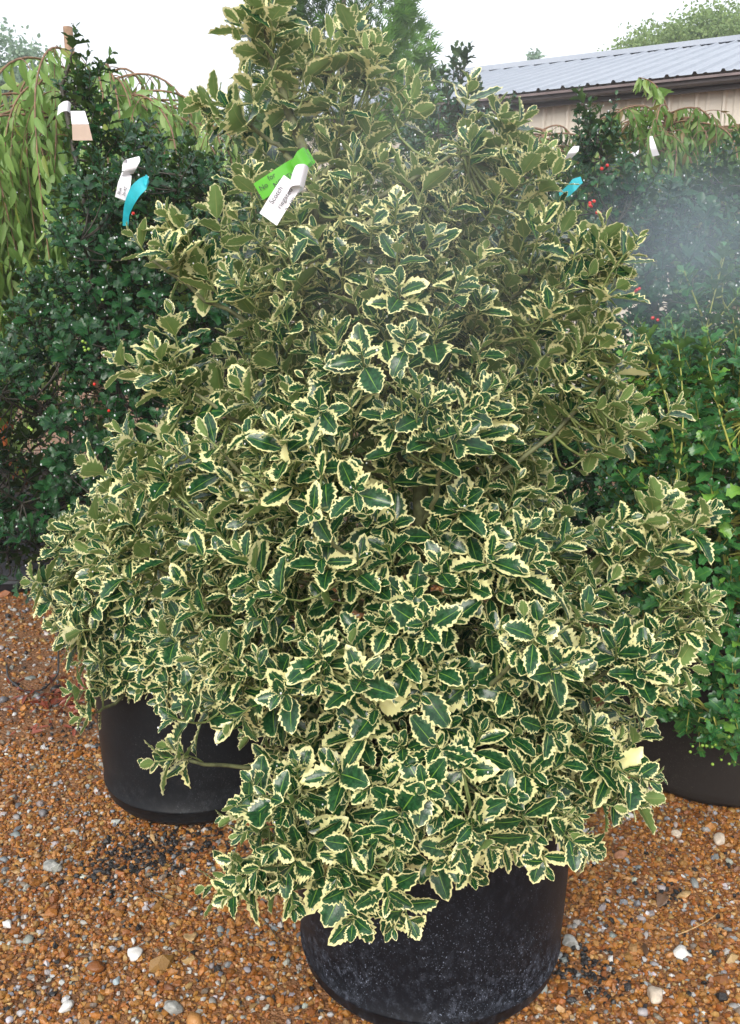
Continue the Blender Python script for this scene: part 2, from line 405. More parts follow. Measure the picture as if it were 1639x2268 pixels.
def berry_mesh(mat):
    lat = []
    me = bpy.data.meshes.new('berry'); import bmesh
    bm = bmesh.new(); bmesh.ops.create_uvsphere(bm, u_segments=10, v_segments=7, radius=1.0)
    for v in bm.verts:
        if v.co.z < -0.93: v.co.z += 0.15
    bm.to_mesh(me); bm.free(); me.materials.append(mat)
    for p in me.polygons: p.use_smooth = True
    return me
BR, BG = berry_mesh(M['red']), berry_mesh(M['gberry'])
def berries(parent, spots, me, r=0.0045, cl=3):
    for s in spots:
        for k in range(random.randint(1, cl)):
            o = bpy.data.objects.new('berry', me); COL.objects.link(o); o.parent = parent
            o.location = Vector(s) + Vector((random.gauss(0, 0.008), random.gauss(0, 0.006), random.gauss(0, 0.008))) - Vector(parent.location)
            q = r * random.uniform(0.85, 1.1); o.scale = (q, q, q)

def shrub(root, lobes, trunk, spacing, leafn, leafsize, shootL, tmpl, lmat, bmat, smat, layers=((1.0, 1.0), (0.80, 1.25), (0.58, 1.7)),
          up=0.45, nbranch=26, tilt=(72, 32), tipsize=0.6, skirt=None, holes=(), back=None, drops=0.0, dropr=0.003, zmin=0.3, jitter=0.03, extra=None, br=(0.007, 0.0035), keep=0.93, upz=(1, 1, 1), lump=0.0, tr=(0.02, 0.008)):
    trunk = np.asarray(trunk, float)
    tips, dirs, lay = [], [], []
    for li, (scl, sp) in enumerate(layers):
        p, n = crown(lobes, spacing * sp, scl, keep, jitter, zmin, lump=lump)
        zt = np.interp(p[:, 2] - 0.22, trunk[:, 2], np.arange(len(trunk)))
        ax = np.stack([np.interp(zt, np.arange(len(trunk)), trunk[:, k]) for k in range(3)], -1); ax[:, 2] = np.minimum(ax[:, 2], p[:, 2] - 0.1)
        uz = up * np.interp(p[:, 2], [0.6, 1.1, 1.6], upz)
        d = norm(0.55 * n + 0.75 * norm(p - ax) + uz[:, None] * np.array([[0, 0, 1.0]]) + rng.normal(0, 0.22, p.shape))
        tips.append(p); dirs.append(d); lay += [li] * len(p)
    tips = np.concatenate(tips); dirs = np.concatenate(dirs); lay = np.array(lay)
    if extra is not None:
        for e in extra:
            tips = np.vstack([tips, e[0]]); dirs = np.vstack([dirs, norm(np.array(e[1], float))]); lay = np.append(lay, 0)
    ok = np.ones(len(tips), bool)
    for c, r in holes: ok &= (((tips - np.array(c)) / np.array(r)) ** 2).sum(1) > 1
    if back is not None: ok &= ~((tips[:, 1] > back) & (rng.random(len(tips)) < 0.35))
    if extra is not None: ok[-len(extra):] = True
    tips, dirs, lay = tips[ok], dirs[ok], lay[ok]
    low = tips[:, 2] < (skirt if skirt else -9)
    dirs[low] = norm(dirs[low] * np.array([1, 1, 0.25]) + np.array([0, 0, -0.08]))
    # branches
    n0 = len(tips); far = [int(np.argmax(tips[:, 2]))]; dist = ((tips - tips[far[0]]) ** 2).sum(1)
    for _ in range(nbranch - 1):
        i = int(np.argmax(dist)); far.append(i); dist = np.minimum(dist, ((tips - tips[i]) ** 2).sum(1))
    tubes('trunk', [trunk], [tr], bmat, root, 10)
    bp = []
    for i in far:
        p = tips[i] - dirs[i] * shootL
        hd = np.linalg.norm((p - trunk[:, :3])[:, :2], axis=1).min()
        z = np.clip(p[2] - 0.55 * hd - 0.08, trunk[0, 2] + 0.02, trunk[-1, 2] - 0.02)
        o = np.array([np.interp(z, trunk[:, 2], trunk[:, k]) for k in range(3)])
        mid = o + (p - o) * np.array([0.6, 0.6, 0.25]) if hd > 0.08 else (o + p) / 2
        path = bez(o, mid, p, 12); path[1:-1] += rng.normal(0, 0.004, (10, 3)); bp.append(path)
        tubes('branch', [path], [br], smat if hd < 0 else bmat, root, 6)
    samp = np.concatenate(bp + [np.stack([np.interp(np.linspace(0, len(trunk) - 1, 40), np.arange(len(trunk)), trunk[:, k]) for k in range(3)], -1)])
    tw, twr = [], []; PO, LD, NN, SZ = [], [], [], []
    for p, d, l in zip(tips, dirs, lay):
        L = shootL * rng.uniform(0.75, 1.3); b0 = p - d * L
        q = ((samp - b0) ** 2).sum(1) + 0.8 * np.maximum(0, samp[:, 2] - b0[2]) ** 2; s0 = samp[int(np.argmin(q))]
        tw.append(np.vstack([bez(s0, b0 - d * np.linalg.norm(b0 - s0) * 0.45, b0, 5), (b0 + p) / 2, p])); twr.append((0.0028, 0.0012))
        n = int(rng.integers(leafn[0], leafn[1] + 1)); n = n if l == 0 else max(4, int(n * 0.75))
        a = shoot_leaves(p, d, n, L, leafsize * rng.uniform(0.74, 1.16), tilt[0], tilt[1], tipsize)
        PO.append(a[0]); LD.append(a[1]); NN.append(a[2]); SZ.append(a[3])
    tubes('twigs', tw, twr, smat, root, 4, caps=False)
    PO, LD, NN, SZ = map(np.concatenate, (PO, LD, NN, SZ))
    # keep the leaf mass inside out of sight cheap: drop leaves whose base is below the pot rim height inside
    build_leaves('foliage', tmpl, PO, LD, NN, SZ, lmat, root)
    if drops: droplets(root, PO, LD, SZ, drops, dropr)
    return PO, LD, SZ

# ------------------------------------------------------------------ ground
t = NT('orange_gravel_ground')
pp = t.pos()
vo = t.node('ShaderNodeTexVoronoi'); vo.inputs['Scale'].default_value = 95; t.l.new(pp, vo.inputs['Vector'])
vo2 = t.node('ShaderNodeTexVoronoi'); vo2.inputs['Scale'].default_value = 230; t.l.new(pp, vo2.inputs['Vector'])
sep = t.node('ShaderNodeSeparateColor'); t.l.new(vo.outputs['Color'], sep.inputs[0])
c = t.mix(sep.outputs[0], (0.33, 0.15, 0.055), (0.50, 0.25, 0.11))
sep2 = t.node('ShaderNodeSeparateColor'); t.l.new(vo2.outputs['Color'], sep2.inputs[0])
c = t.mix(t.math('MULTIPLY', sep2.outputs[1], 0.6), c, (0.26, 0.12, 0.05))
c = t.mix(t.math('GREATER_THAN', sep.outputs[1], 0.93), c, (0.55, 0.53, 0.50))
c = t.mix(t.math('MULTIPLY', t.ramp(t.noise(pp, 2.2, 4, 0.6), 0.52, 0.66), 0.6), c, (0.13, 0.065, 0.035))
c = t.mix(1.0, c, (0.62, 0.58, 0.52), 'MULTIPLY')  # sheet colour darkened to put shade into the gaps between stones
t.l.new(c, t.b.inputs['Base Color']); t.b.inputs['Roughness'].default_value = 0.55
h = t.math('ADD', t.math('MULTIPLY', vo.outputs[0], -1.0), t.math('MULTIPLY', vo2.outputs[0], -0.5)); t.bump(h, 0.9, 0.006)
G = 70
gm = mesh_np('ground', np.array([(-G, -G, 0), (G, -G, 0), (G, G, 0), (-G, G, 0)]), np.array([(0, 1, 2, 3)]), smooth=False)
tag(link('ground', gm, t.m), 'orange brown gravel ground of the nursery yard', kind='structure')

# gravel: every stone real
t = NT('gravel_stone'); cc = t.attr('col', 'Vector')
n = t.noise(t.pos(), 260, 3, 0.6)
c = t.mix(t.ramp(n, 0.3, 0.7), cc, cc); mm = t.node('ShaderNodeMix', data_type='RGBA', blend_type='MULTIPLY'); mm.inputs[0].default_value = 0.55
t.l.new(cc, mm.inputs[6]); t.l.new(n, mm.inputs[7])
m2 = t.mix(0.62, mm.outputs[2], cc); t.l.new(m2, t.b.inputs['Base Color'])
t.b.inputs['Roughness'].default_value = 0.42; t.bump(n, 0.5, 0.002)
M['gravel'] = t.m
def ico(sub):
    import bmesh
    bm = bmesh.new(); bmesh.ops.create_icosphere(bm, subdivisions=sub, radius=1.0)
    V = np.array([v.co[:] for v in bm.verts]); Fc = np.array([[v.index for v in f.verts] for f in bm.faces]); bm.free(); return V, Fc
I1, I2, I3 = ico(1), ico(2), ico(3)
DARKSPOTS = [(P(200, 1600, 1)[:2] * 1, 0)]
def gp(u, v):                      # ground point seen at display pixel
    q = P(u, v, 1.0); k = EYE / (EYE - q[2]); return np.array([q[0] * k, k])
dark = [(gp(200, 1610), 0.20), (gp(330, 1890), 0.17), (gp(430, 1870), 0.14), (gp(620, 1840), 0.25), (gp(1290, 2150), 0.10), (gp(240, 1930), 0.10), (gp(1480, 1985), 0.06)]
sand = [(gp(150, 1740), 0.22), (gp(200, 1500), 0.25), (gp(620, 2250), 0.10), (gp(900, 2200), 0.3), (gp(60, 1480), 0.12)]
def stones(name, ico_, xy, size, kinds, label, flat=0.78, smooth=True):
    V0, F0 = ico_; n = len(xy)
    pal = np.array([(0.47, 0.19, 0.035), (0.38, 0.13, 0.022), (0.50, 0.245, 0.065), (0.26, 0.09, 0.022), (0.52, 0.31, 0.12),     # orange family
                    (0.58, 0.55, 0.50), (0.30, 0.31, 0.32), (0.44, 0.42, 0.39), (0.025, 0.023, 0.023), (0.68, 0.67, 0.65), (0.25, 0.19, 0.14)])
    col = pal[kinds] * rng.uniform(0.5, 0.92, (n, 1)) * rng.uniform(0.93, 1.07, (n, 3))
    ang = rng.random(n) * 6.28; ax = rng.uniform(0.75, 1.35, n); fz = flat * rng.uniform(0.7, 1.2, n)
    ns = len(V0)
    ph = rng.normal(0, 0.14 if smooth else 0.2, (n, ns, 1))
    B = V0[None] * (1 + ph) * np.ones((n, 1, 1))
    for _ in range(3):
        pl = norm(rng.normal(size=(n, 3))); dd = np.maximum(0, np.einsum('nvk,nk->nv', B, pl) - rng.uniform(0.6, 0.85, (n, 1))); B = B - dd[..., None] * pl[:, None]
    B = B * np.stack([ax, 1 / ax, fz], -1)[:, None]
    tl = rng.normal(0, 0.3, n); B = np.stack([B[..., 0], B[..., 1] * np.cos(tl)[:, None] - B[..., 2] * np.sin(tl)[:, None], B[..., 1] * np.sin(tl)[:, None] + B[..., 2] * np.cos(tl)[:, None]], -1)
    X = B[..., 0] * np.cos(ang)[:, None] - B[..., 1] * np.sin(ang)[:, None]; Y = B[..., 0] * np.sin(ang)[:, None] + B[..., 1] * np.cos(ang)[:, None]
    V = np.stack([X, Y, B[..., 2]], -1) * size[:, None, None]
    V += np.concatenate([xy, (size * fz * 0.35)[:, None] + rng.uniform(0, 0.002, (n, 1))], 1)[:, None]
    Fc = (F0[None] + (np.arange(n) * ns)[:, None, None]).reshape(-1, 3)
    me = mesh_np(name, V.reshape(-1, 3), Fc, col=np.repeat(col, ns, 0), smooth=smooth)
    return me
def scatter(n, y0, y1, wide=0.50):
    y = np.sqrt(rng.uniform(y0 ** 2, y1 ** 2, n)); x = rng.uniform(-1, 1, n) * (wide * y + 0.12); return np.stack([x, y], -1)
def local(xy, spots):
    r = np.zeros(len(xy))
    for c, s in spots: r = np.maximum(r, np.exp(-((xy - c) ** 2).sum(1) / (s * 0.6) ** 2))
    return r
xy = np.concatenate([scatter(46000, 1.35, 2.7), scatter(19000, 2.7, 4.8)])
sz = rng.lognormal(math.log(0.0050), 0.34, len(xy)); sz[46000:] *= 1.25
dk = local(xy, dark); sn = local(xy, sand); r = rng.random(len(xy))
keepm = r > sn * 0.75; xy, sz, dk = xy[keepm], sz[keepm], dk[keepm]
kd = rng.choice(11, len(xy), p=[.27, .21, .17, .12, .07, .03, .03, .03, .03, .02, .02])
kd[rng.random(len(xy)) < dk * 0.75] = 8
nbig = 1300
bxy = scatter(nbig, 1.35, 4.3); bs = rng.lognormal(math.log(0.0082), 0.30, nbig); bk = rng.choice(11, nbig, p=[.06, .05, .05, .02, .06, .21, .22, .18, .02, .12, .01])
me1 = stones('gravel', I1, xy, sz, kd, '', smooth=False)
g1 = link('gravel', me1, M['gravel']); tag(g1, 'loose orange gravel spread over the whole yard', 'gravel', kind='stuff')
me2 = stones('gravel', I2, bxy, bs, bk, ''); g2 = link('gravel', me2, M['gravel'])
tag(g2, 'scattered white and grey pebbles mixed through the orange gravel', 'pebbles', kind='stuff')
# single stones and leaves one can point to
M['greystone'] = simple('grey_stone', (0.27, 0.27, 0.25), 0.5, nscale=70, var=0.35, bump=0.6)
M['whitestone'] = simple('white_stone', (0.58, 0.57, 0.54), 0.5, nscale=70, var=0.15, bump=0.4)
M['tanstone'] = simple('tan_stone', (0.50, 0.42, 0.33), 0.5, nscale=70, var=0.2, bump=0.4)
M['bluestone'] = simple('blue_grey_stone', (0.30, 0.36, 0.38), 0.5, nscale=70, var=0.2, bump=0.4)
M['brownstone'] = simple('brown_stone', (0.32, 0.15, 0.08), 0.5, nscale=70, var=0.25, bump=0.4)
for u, v, s, m, lab in [(115, 1928, 0.030, 'greystone', 'large rounded grey stone lying on the gravel lower left'),
                        (300, 2118, 0.024, 'whitestone', 'lumpy white stone, biggest white one in the lower left gravel'),
                        (17, 2052, 0.017, 'whitestone', 'smooth white pebble at the left edge of the gravel'),
                        (258, 2178, 0.013, 'bluestone', 'small blue grey wedge stone beside the lumpy white stone'),
                        (620, 2262, 0.001, 'tanstone', ''), (383, 2240, 0.026, 'greystone', 'wedge of pale grey stone at the bottom edge left of the main pot'),
                        (1594, 1868, 0.026, 'tanstone', 'blocky tan stone lying below the brownish pot on the right'),
                        (1497, 1853, 0.020, 'tanstone', 'pale tan stone near the left foot of the right pot'),
                        (1395, 1812, 0.017, 'whitestone', 'rounded whitish stone between the holly and the right pot'),
                        (1374, 1900, 0.021, 'brownstone', 'flat reddish brown stone right of the main pot'),
                        (1260, 2094, 0.024, 'greystone', 'angular grey stone touching the right side of the main pot'),
                        (1507, 2118, 0.024, 'whitestone', 'double white stone lower right on the gravel'),
                        (1450, 2213, 0.026, 'tanstone', 'tan and white lump of stone near the lower right corner'),
                        (145, 1985, 0.001, 'tanstone', ''), (150, 2236, 0.019, 'whitestone', 'oblong whitish stone near the lower left corner'),
                        (235, 1978, 0.001, 'tanstone', '')]:
    if not lab: continue
    s *= 0.8; c = gp(u, v); V0, F0 = I3; V0 = V0.copy(); fr = rng.normal(0, 1, (5, 3)); w = 1 + 0.05 * np.sin(V0 @ fr.T * 2.2 + rng.random(5) * 6).sum(1)
    for pl in norm(rng.normal(size=(13, 3))): V0 = V0 - np.maximum(0, V0 @ pl - rng.uniform(0.62, 0.85))[:, None] * pl
    V = V0 * w[:, None] * np.array([1.15, 0.85, 0.72]) * s; a = rng.random() * 3
    V = np.stack([V[:, 0] * math.cos(a) - V[:, 1] * math.sin(a), V[:, 0] * math.sin(a) + V[:, 1] * math.cos(a), V[:, 2]], -1) + np.array([c[0], c[1], s * 0.5])
    tag(link('stone', mesh_np('stone', V, F0), M[m]), lab, 'stone', 'larger stones lying on the gravel')
M['dryleaf'] = simple('dry_leaf', (0.45, 0.29, 0.13), 0.6, nscale=60, var=0.3)
M['darkleaf'] = simple('dark_wet_leaf', (0.10, 0.055, 0.03), 0.4, nscale=60, var=0.3)
def flat_leaf(u, v, s, m, lab, tm):
    c = gp(u, v); tv, tq, tu = tm; a = rng.random() * 6.28
    V = tv * s; V = np.stack([V[:, 0] * math.cos(a) - V[:, 1] * math.sin(a), V[:, 0] * math.sin(a) + V[:, 1] * math.cos(a), V[:, 2]], -1) + np.array([c[0], c[1], 0.014])
    o = link('fallen_leaf', mesh_np('fallen_leaf', V, tq), M[m]); tag(o, lab, 'leaf', 'fallen leaves on the gravel')
    sol = o.modifiers.new('thickness', 'SOLIDIFY'); sol.thickness = 0.0006
for args in [(425, 2098, 0.05, 'dryleaf', 'dry tan spiny leaf on the gravel left of the main pot', VL[1]),
             (335, 1856, 0.035, 'dryleaf', 'small pale dry leaf below the second black pot', CL[0]),
             (1530, 1985, 0.06, 'dryleaf', 'long tan curled leaf right of the main pot', CL[1]),
             (1475, 1990, 0.045, 'darkleaf', 'black wet leaf beside the long tan leaf', VL[4]),
             (1385, 1893, 0.03, 'dryleaf', 'cream coloured dry leaf right of the main pot rim', CL[0]),
             (200, 2130, 0.04, 'darkleaf', 'dark curled leaf among the white pebbles lower left', CL[1]),
             (1430, 2130, 0.05, 'darkleaf', 'brown dry leaf lying among pebbles lower right', CL[2])]: flat_leaf(*args)
tw = []
for k, (u, v, du, dv) in enumerate([(200, 1800, -20, 90), (310, 1970, 130, 60), (180, 1690, 60, 40), (1500, 2080, 90, -50), (560, 2030, 60, 70)]):
    a, b = gp(u, v), gp(u + du, v + dv); m_ = (a + b) / 2 + rng.normal(0, 0.02, 2)
    path = bez(np.array([*a, 0.012]), np.array([*m_, 0.02]), np.array([*b, 0.012]), 9)
    labs = ['thin dark twig on the gravel below the second pot', 'curved thin root lying on the gravel left of the main pot', 'short dark twig lying left of the second black pot',
            'pale broken twig on the gravel lower right', 'thin straw like twig under the low holly sprig']
    tag(tubes('twig', [path], [(0.0016, 0.0009)], M['dstem'] if k != 3 else M['dryleaf'], None, 5), labs[k], 'twig', 'fallen twigs on the gravel')
# heap of red dead leaves
c = gp(150, 1560); n = 170
M['redleaf'] = leaf_mat('red_brown_dead_leaf', (0.16, 0.035, 0.018), (0.27, 0.06, 0.03), (0.2, 0.06, 0.03), (0.25, 0.08, 0.04), 0.4, 0.1)
pos = np.stack([c[0] + rng.normal(0, 0.11, n), c[1] + rng.normal(0, 0.09, n), 0.012 + np.abs(rng.normal(0, 0.012, n))], -1)
o = build_leaves('dead_leaves', WL, pos, rng.normal(size=(n, 3)) * np.array([1, 1, 0.3]), rng.normal(0, 0.5, (n, 3)) + np.array([0, 0, 1]), rng.uniform(0.025, 0.05, n), M['redleaf'], None)
tag(o, 'small heap of dark red dead leaves on the gravel at far left', 'leaves', kind='stuff')
# drip tube
pts = [gp(15, 1478), gp(18, 1510), gp(60, 1542), gp(95, 1535), gp(130, 1502)]
path = [np.array([*p, 0.012]) for p in pts]; path += [np.array([path[-1][0] + 0.004, path[-1][1] + 0.01, 0.10]), np.array([path[-1][0] + 0.01, path[-1][1] + 0.02, 0.26])]
path = np.array(path); tt = np.linspace(0, len(path) - 1, 40)
sm = np.stack([np.interp(tt, np.arange(len(path)), path[:, k]) for k in range(3)], -1)
for _ in range(3): sm[1:-1] = (sm[:-2] + sm[1:-1] * 2 + sm[2:]) / 4
tag(tubes('drip_tube', [sm, np.array([sm[16], sm[16] + (0.03, -0.02, -0.003), sm[16] + (0.06, -0.05, -0.004)])], [0.0035, 0.0035], M['tube'], None, 8),
    'thin black irrigation tube bent in a loop on the gravel', 'hose')

# ------------------------------------------------------------------ pots
def pot_mat(name, base, dust, amt, lowdust=0.0, rough=0.42):
    t = NT(name); p = t.obj()
    mp = t.node('ShaderNodeMapping'); mp.inputs['Scale'].default_value = (1, 1, 0.75); t.l.new(p, mp.inputs[0])
    n1 = t.noise(mp.outputs[0], 300, 3, 0.65); n2 = t.noise(p, 6, 3, 0.6); n3 = t.noise(mp.outputs[0], 60, 5, 0.8)
    vo = t.node('ShaderNodeTexVoronoi'); vo.inputs['Scale'].default_value = 110; t.l.new(mp.outputs[0], vo.inputs['Vector'])
    spk = t.math('MULTIPLY', t.ramp(n1, 0.62, 0.68), t.ramp(n2, 0.34, 0.62))
    sep = t.node('ShaderNodeSeparateXYZ'); t.l.new(p, sep.inputs[0])
    low = t.math('SUBTRACT', 1.0, t.ramp(sep.outputs[2], 0.0, 0.28))
    film = t.math('MULTIPLY', t.ramp(n3, 0.45, 0.8), t.math('ADD', 0.10, t.math('MULTIPLY', t.math('MULTIPLY', low, t.ramp(n2, 0.3, 0.7)), lowdust)))
    d = t.math('MINIMUM', t.math('MULTIPLY', t.math('ADD', t.math('MULTIPLY', spk, 1.3), film), amt), 1.0)
    c = t.mix(d, base, dust); t.l.new(c, t.b.inputs['Base Color'])
    t.l.new(t.math('ADD', rough, t.math('MULTIPLY', d, 0.4)), t.b.inputs['Roughness'])
    t.bump(n3, 0.15, 0.002); t.b.inputs['Specular IOR Level'].default_value = 0.15; return t.m
M['pot1'] = pot_mat('black_speckled_pot_plastic', (0.005, 0.006, 0.009), (0.20, 0.23, 0.30), 0.8, 0.9)
M['pot2'] = pot_mat('black_pot_plastic', (0.010, 0.011, 0.013), (0.10, 0.11, 0.12), 0.5, 0.8, 0.35)
M['pot3'] = pot_mat('brownish_pot_plastic', (0.026, 0.022, 0.020), (0.11, 0.095, 0.08), 0.6, 0.5, 0.6)
M['pot4'] = pot_mat('grey_black_pot_plastic', (0.022, 0.024, 0.030), (0.12, 0.13, 0.15), 0.6, 0.6, 0.4)
def pot(x, y, rb, rt, h, mat, label, ring=True, group='black nursery pots', wob=0.004, seams=False):
    root = thing('plant_pot', label, 'pot', (x, y, 0), group)
    prof = [(0.001, 0.004), (rb * 0.80, 0.004), (rb * 0.93, 0.012), (rb * 0.985, 0.032), (rb, 0.058)]
    if ring: prof += [(rb + 0.0035, 0.060), (rb + 0.0035, 0.066), (rb + 0.001, 0.068)]
    for f in (0.3, 0.5, 0.7, 0.88): prof.append((rb + (rt - rb) * f, h * f))
    prof += [(rt, h * 0.93)]
    b = lathe('body', prof + [(rt - 0.001, h - 0.03)], mat, root, 96, (x, y, 0), wob)
    b.location = (0, 0, 0)
    lathe('rim', [(rt - 0.002, h - 0.045), (rt + 0.012, h - 0.044), (rt + 0.014, h - 0.02), (rt + 0.012, h), (rt + 0.002, h + 0.003), (rt - 0.008, h), (rt - 0.012, h - 0.08)], mat, root, 96, (x, y, 0), wob).location = (0, 0, 0)
    lathe('soil', [(0.0005, h - 0.03), (rt * 0.5, h - 0.035), (rt - 0.010, h - 0.055)], M['soil'], root, 64, (x, y, 0), wob).location = (0, 0, 0)
    for ch in root.children:
        for vv in [ch]:
            me = ch.data; co = np.zeros(len(me.vertices) * 3, np.float32); me.vertices.foreach_get('co', co)
            co = co.reshape(-1, 3) - np.array([x, y, 0]); me.vertices.foreach_set('co', co.ravel().astype(np.float32)); me.update()
    return root
PX, PY = 0.133, 1.753
pot(PX, PY, 0.285, 0.305, 0.50, M['pot1'], 'large black speckled pot in front holding the big variegated holly')
p2 = (-0.513, 2.46)
pot(p2[0], p2[1], 0.27, 0.29, 0.47, M['pot2'], 'clean black pot behind left of the main one, half under cream edged leaves')
p3 = (-0.93, 3.52)
pot(p3[0], p3[1], 0.29, 0.31, 0.46, M['pot4'], 'dark pot further back holding the tall dark holly on the left')
p4 = (1.085, 2.60)
pot(p4[0], p4[1], 0.33, 0.35, 0.46, M['pot3'], 'brownish black pot at the right edge under the fresh green holly', ring=False, wob=0.012)
p5 = (-1.80, 4.55)
pot(p5[0], p5[1], 0.42, 0.45, 0.50, M['pot4'], 'wide dark pot at the far left edge around the orange trunk')

# ------------------------------------------------------------------ main variegated holly
rows = [(-25, 575, 612), (40, 560, 650), (100, 555, 690), (160, 550, 830), (230, 560, 880), (300, 640, 890), (360, 630, 930), (430, 540, 1010),
        (500, 455, 1150), (600, 440, 1255), (700, 460, 1255), (780, 435, 1260), (860, 395, 1290), (950, 375, 1300), (1050, 340, 1315), (1150, 310, 1385),
        (1250, 290, 1440), (1350, 300, 1455), (1450, 380, 1400), (1550, 490, 1340)]
D0 = 1.75; lobes = []
for v, a, b in rows:
    A, B = P(a, v, D0), P(b, v, D0); w = max(0.03, (B[0] - A[0]) / 2 * 0.96 - (0.080 if v < 450 else 0.064))
    dep = min(0.84 * w, 0.42)
    lobes.append(((A[0] / 2 + B[0] / 2, D0 + 0.02, A[2]), (w, dep, 0.085 if v > 60 else 0.06)))
lobes += [((0.13, 1.72, 0.62), (0.35, 0.38, 0.16)), ((0.12, 1.69, 0.53), (0.31, 0.32, 0.10))]
for u, v, D, r in [(590, 30, 1.75, 0.06), (770, 150, 1.78, 0.09), (820, 130, 1.74, 0.05), (1110, 290, 1.72, 0.05), (1130, 400, 1.70, 0.09),
                   (400, 520, 1.72, 0.08), (380, 480, 1.72, 0.045), (1270, 580, 1.68, 0.12), (1330, 550, 1.66, 0.07), (1270, 700, 1.66, 0.10), (1290, 800, 1.66, 0.10), (1080, 420, 1.72, 0.10), (380, 820, 1.68, 0.08), (1380, 900, 1.66, 0.07),
                   (320, 1010, 1.66, 0.09), (1460, 1180, 1.66, 0.09), (1520, 1350, 1.60, 0.07), (1450, 1470, 1.55, 0.08), (290, 1180, 1.70, 0.10), (1370, 1720, 1.48, 0.07),
                   (1240, 1820, 1.40, 0.06), (650, 1900, 1.35, 0.09), (540, 1950, 1.34, 0.05), (780, 1950, 1.28, 0.05), (620, 1800, 1.38, 0.10), (1050, 1850, 1.34, 0.07), (700, 1450, 1.34, 0.07),
                   (900, 900, 1.46, 0.08), (640, 1000, 1.44, 0.08), (1180, 1420, 1.34, 0.08), (500, 1500, 1.42, 0.09)]:
    r *= 0.72; lobes.append((P(u, v, D), (r, r, r)))
tb = P(935, 1500, 1.72); tb[2] = 0.44
trunk = [np.array([PX, PY, 0.44]), P(932, 1250, 1.66), P(932, 1120, 1.62), P(930, 1000, 1.64), P(850, 800, 1.72), P(745, 620, 1.74), P(695, 490, 1.70), P(700, 400, 1.70), P(640, 250, 1.75), P(600, 120, 1.75), P(585, 20, 1.75)]
holes = [(P(915, 1130, 1.34), (0.10, 0.26, 0.10)), (P(725, 1385, 1.32), (0.035, 0.2, 0.045)), (P(640, 430, 1.42), (0.06, 0.13, 0.065))]
root = thing('variegated_holly', 'tall cream edged variegated holly filling the centre, in the speckled black pot', 'shrub', (PX, PY, 0.44))
extra = []
def spr(u, v, D, d): extra.append((P(u, v, D), d))
for a in [(455, 1965, 1.33, (-1, -0.3, -0.05)), (500, 1990, 1.30, (-0.5, -0.6, -0.3)), (560, 1930, 1.30, (-0.7, -0.6, 0.1)), (620, 1950, 1.28, (-0.4, -0.8, -0.1)), (765, 1985, 1.24, (0, -0.8, -0.25)), (745, 1950, 1.25, (-0.2, -0.9, 0.1)),
          (880, 1905, 1.27, (0.1, -0.8, -0.4)), (1020, 1890, 1.26, (0.0, -0.9, -0.3)), (1090, 1880, 1.28, (0.3, -0.8, -0.4)), (1180, 1850, 1.33, (0.2, -0.9, -0.3)), (1270, 1850, 1.38, (0.6, -0.6, -0.4)), (1370, 1790, 1.44, (0.9, -0.4, -0.1)),
          (330, 1690, 1.50, (-1, -0.3, 0.25)), (370, 1655, 1.52, (-0.7, -0.3, 0.5)), (560, 20, 1.75, (-0.35, 0, 1)), (620, 10, 1.75, (0.3, 0, 1)), (590, -10, 1.75, (0, 0, 1)), (535, 90, 1.74, (-0.8, -0.2, 0.5)),
          (790, 85, 1.76, (0.1, -0.1, 1)), (830, 110, 1.74, (0.5, 0, 0.9)), (730, 110, 1.74, (-0.2, -0.1, 1)), (1112, 262, 1.72, (0.05, -0.1, 1)), (1180, 330, 1.72, (0.5, 0, 0.8)), (1360, 525, 1.66, (0.8, 0, 0.7)), (1400, 880, 1.62, (0.9, -0.1, 0.3)),
          (1575, 1330, 1.58, (1, -0.1, 0.3)), (1500, 1120, 1.62, (0.9, 0, 0.5)), (360, 470, 1.70, (-0.5, -0.2, 0.8)), (350, 560, 1.70, (-1, -0.1, 0.1)), (430, 225, 1.76, (-1, 0, 0.15)), (370, 775, 1.64, (-0.2, -0.1, 1)), (925, 165, 1.74, (0.8, 0, 0.7)),
          (700, 900, 1.38, (-0.2, -0.9, 0.4)), (690, 1140, 1.30, (0, -1, 0.15)), (790, 1080, 1.30, (0.1, -0.9, 0.5)), (900, 740, 1.42, (0, -0.8, 0.6)), (960, 880, 1.40, (0.2, -0.8, 0.6)), (1060, 900, 1.42, (0.4, -0.8, 0.3)), (800, 780, 1.43, (-0.1, -0.8, 0.6)),
          (1540, 1480, 1.55, (1, -0.1, -0.05)), (230, 1120, 1.75, (-0.6, -0.2, 0.8))]: spr(*a)
for a in [(440, 215, 1.76, (-1, 0, 0.3)), (470, 260, 1.74, (-1, -0.2, 0.1)), (500, 235, 1.72, (-0.7, -0.3, 0.5)), (505, 290, 1.74, (-1, 0, 0)), (560, 160, 1.72, (-0.7, -0.3, 0.5)), (540, 300, 1.75, (-0.6, -0.3, 0.5)), (1085, 330, 1.72, (-0.2, 0, 1)), (1130, 330, 1.70, (0.3, -0.2, 1)), (960, 330, 1.72, (0, -0.2, 1)), (930, 240, 1.74, (0.7, 0, 0.6))]: spr(*a)
PO, LD, SZ = shrub(root, lobes, trunk, 0.060, (6, 9), 0.060, 0.056, VL, M['vleaf'], M['vbark'], M['stem'], up=0.38, nbranch=60, tilt=(74, 24), tipsize=0.55,
      skirt=0.62, holes=holes, back=1.95, drops=0.07, dropr=0.0016, zmin=0.42, jitter=0.026, extra=extra, br=(0.0065, 0.0032), tr=(0.0175, 0.006), upz=(1.0, 1.3, 2.3), lump=0.026)

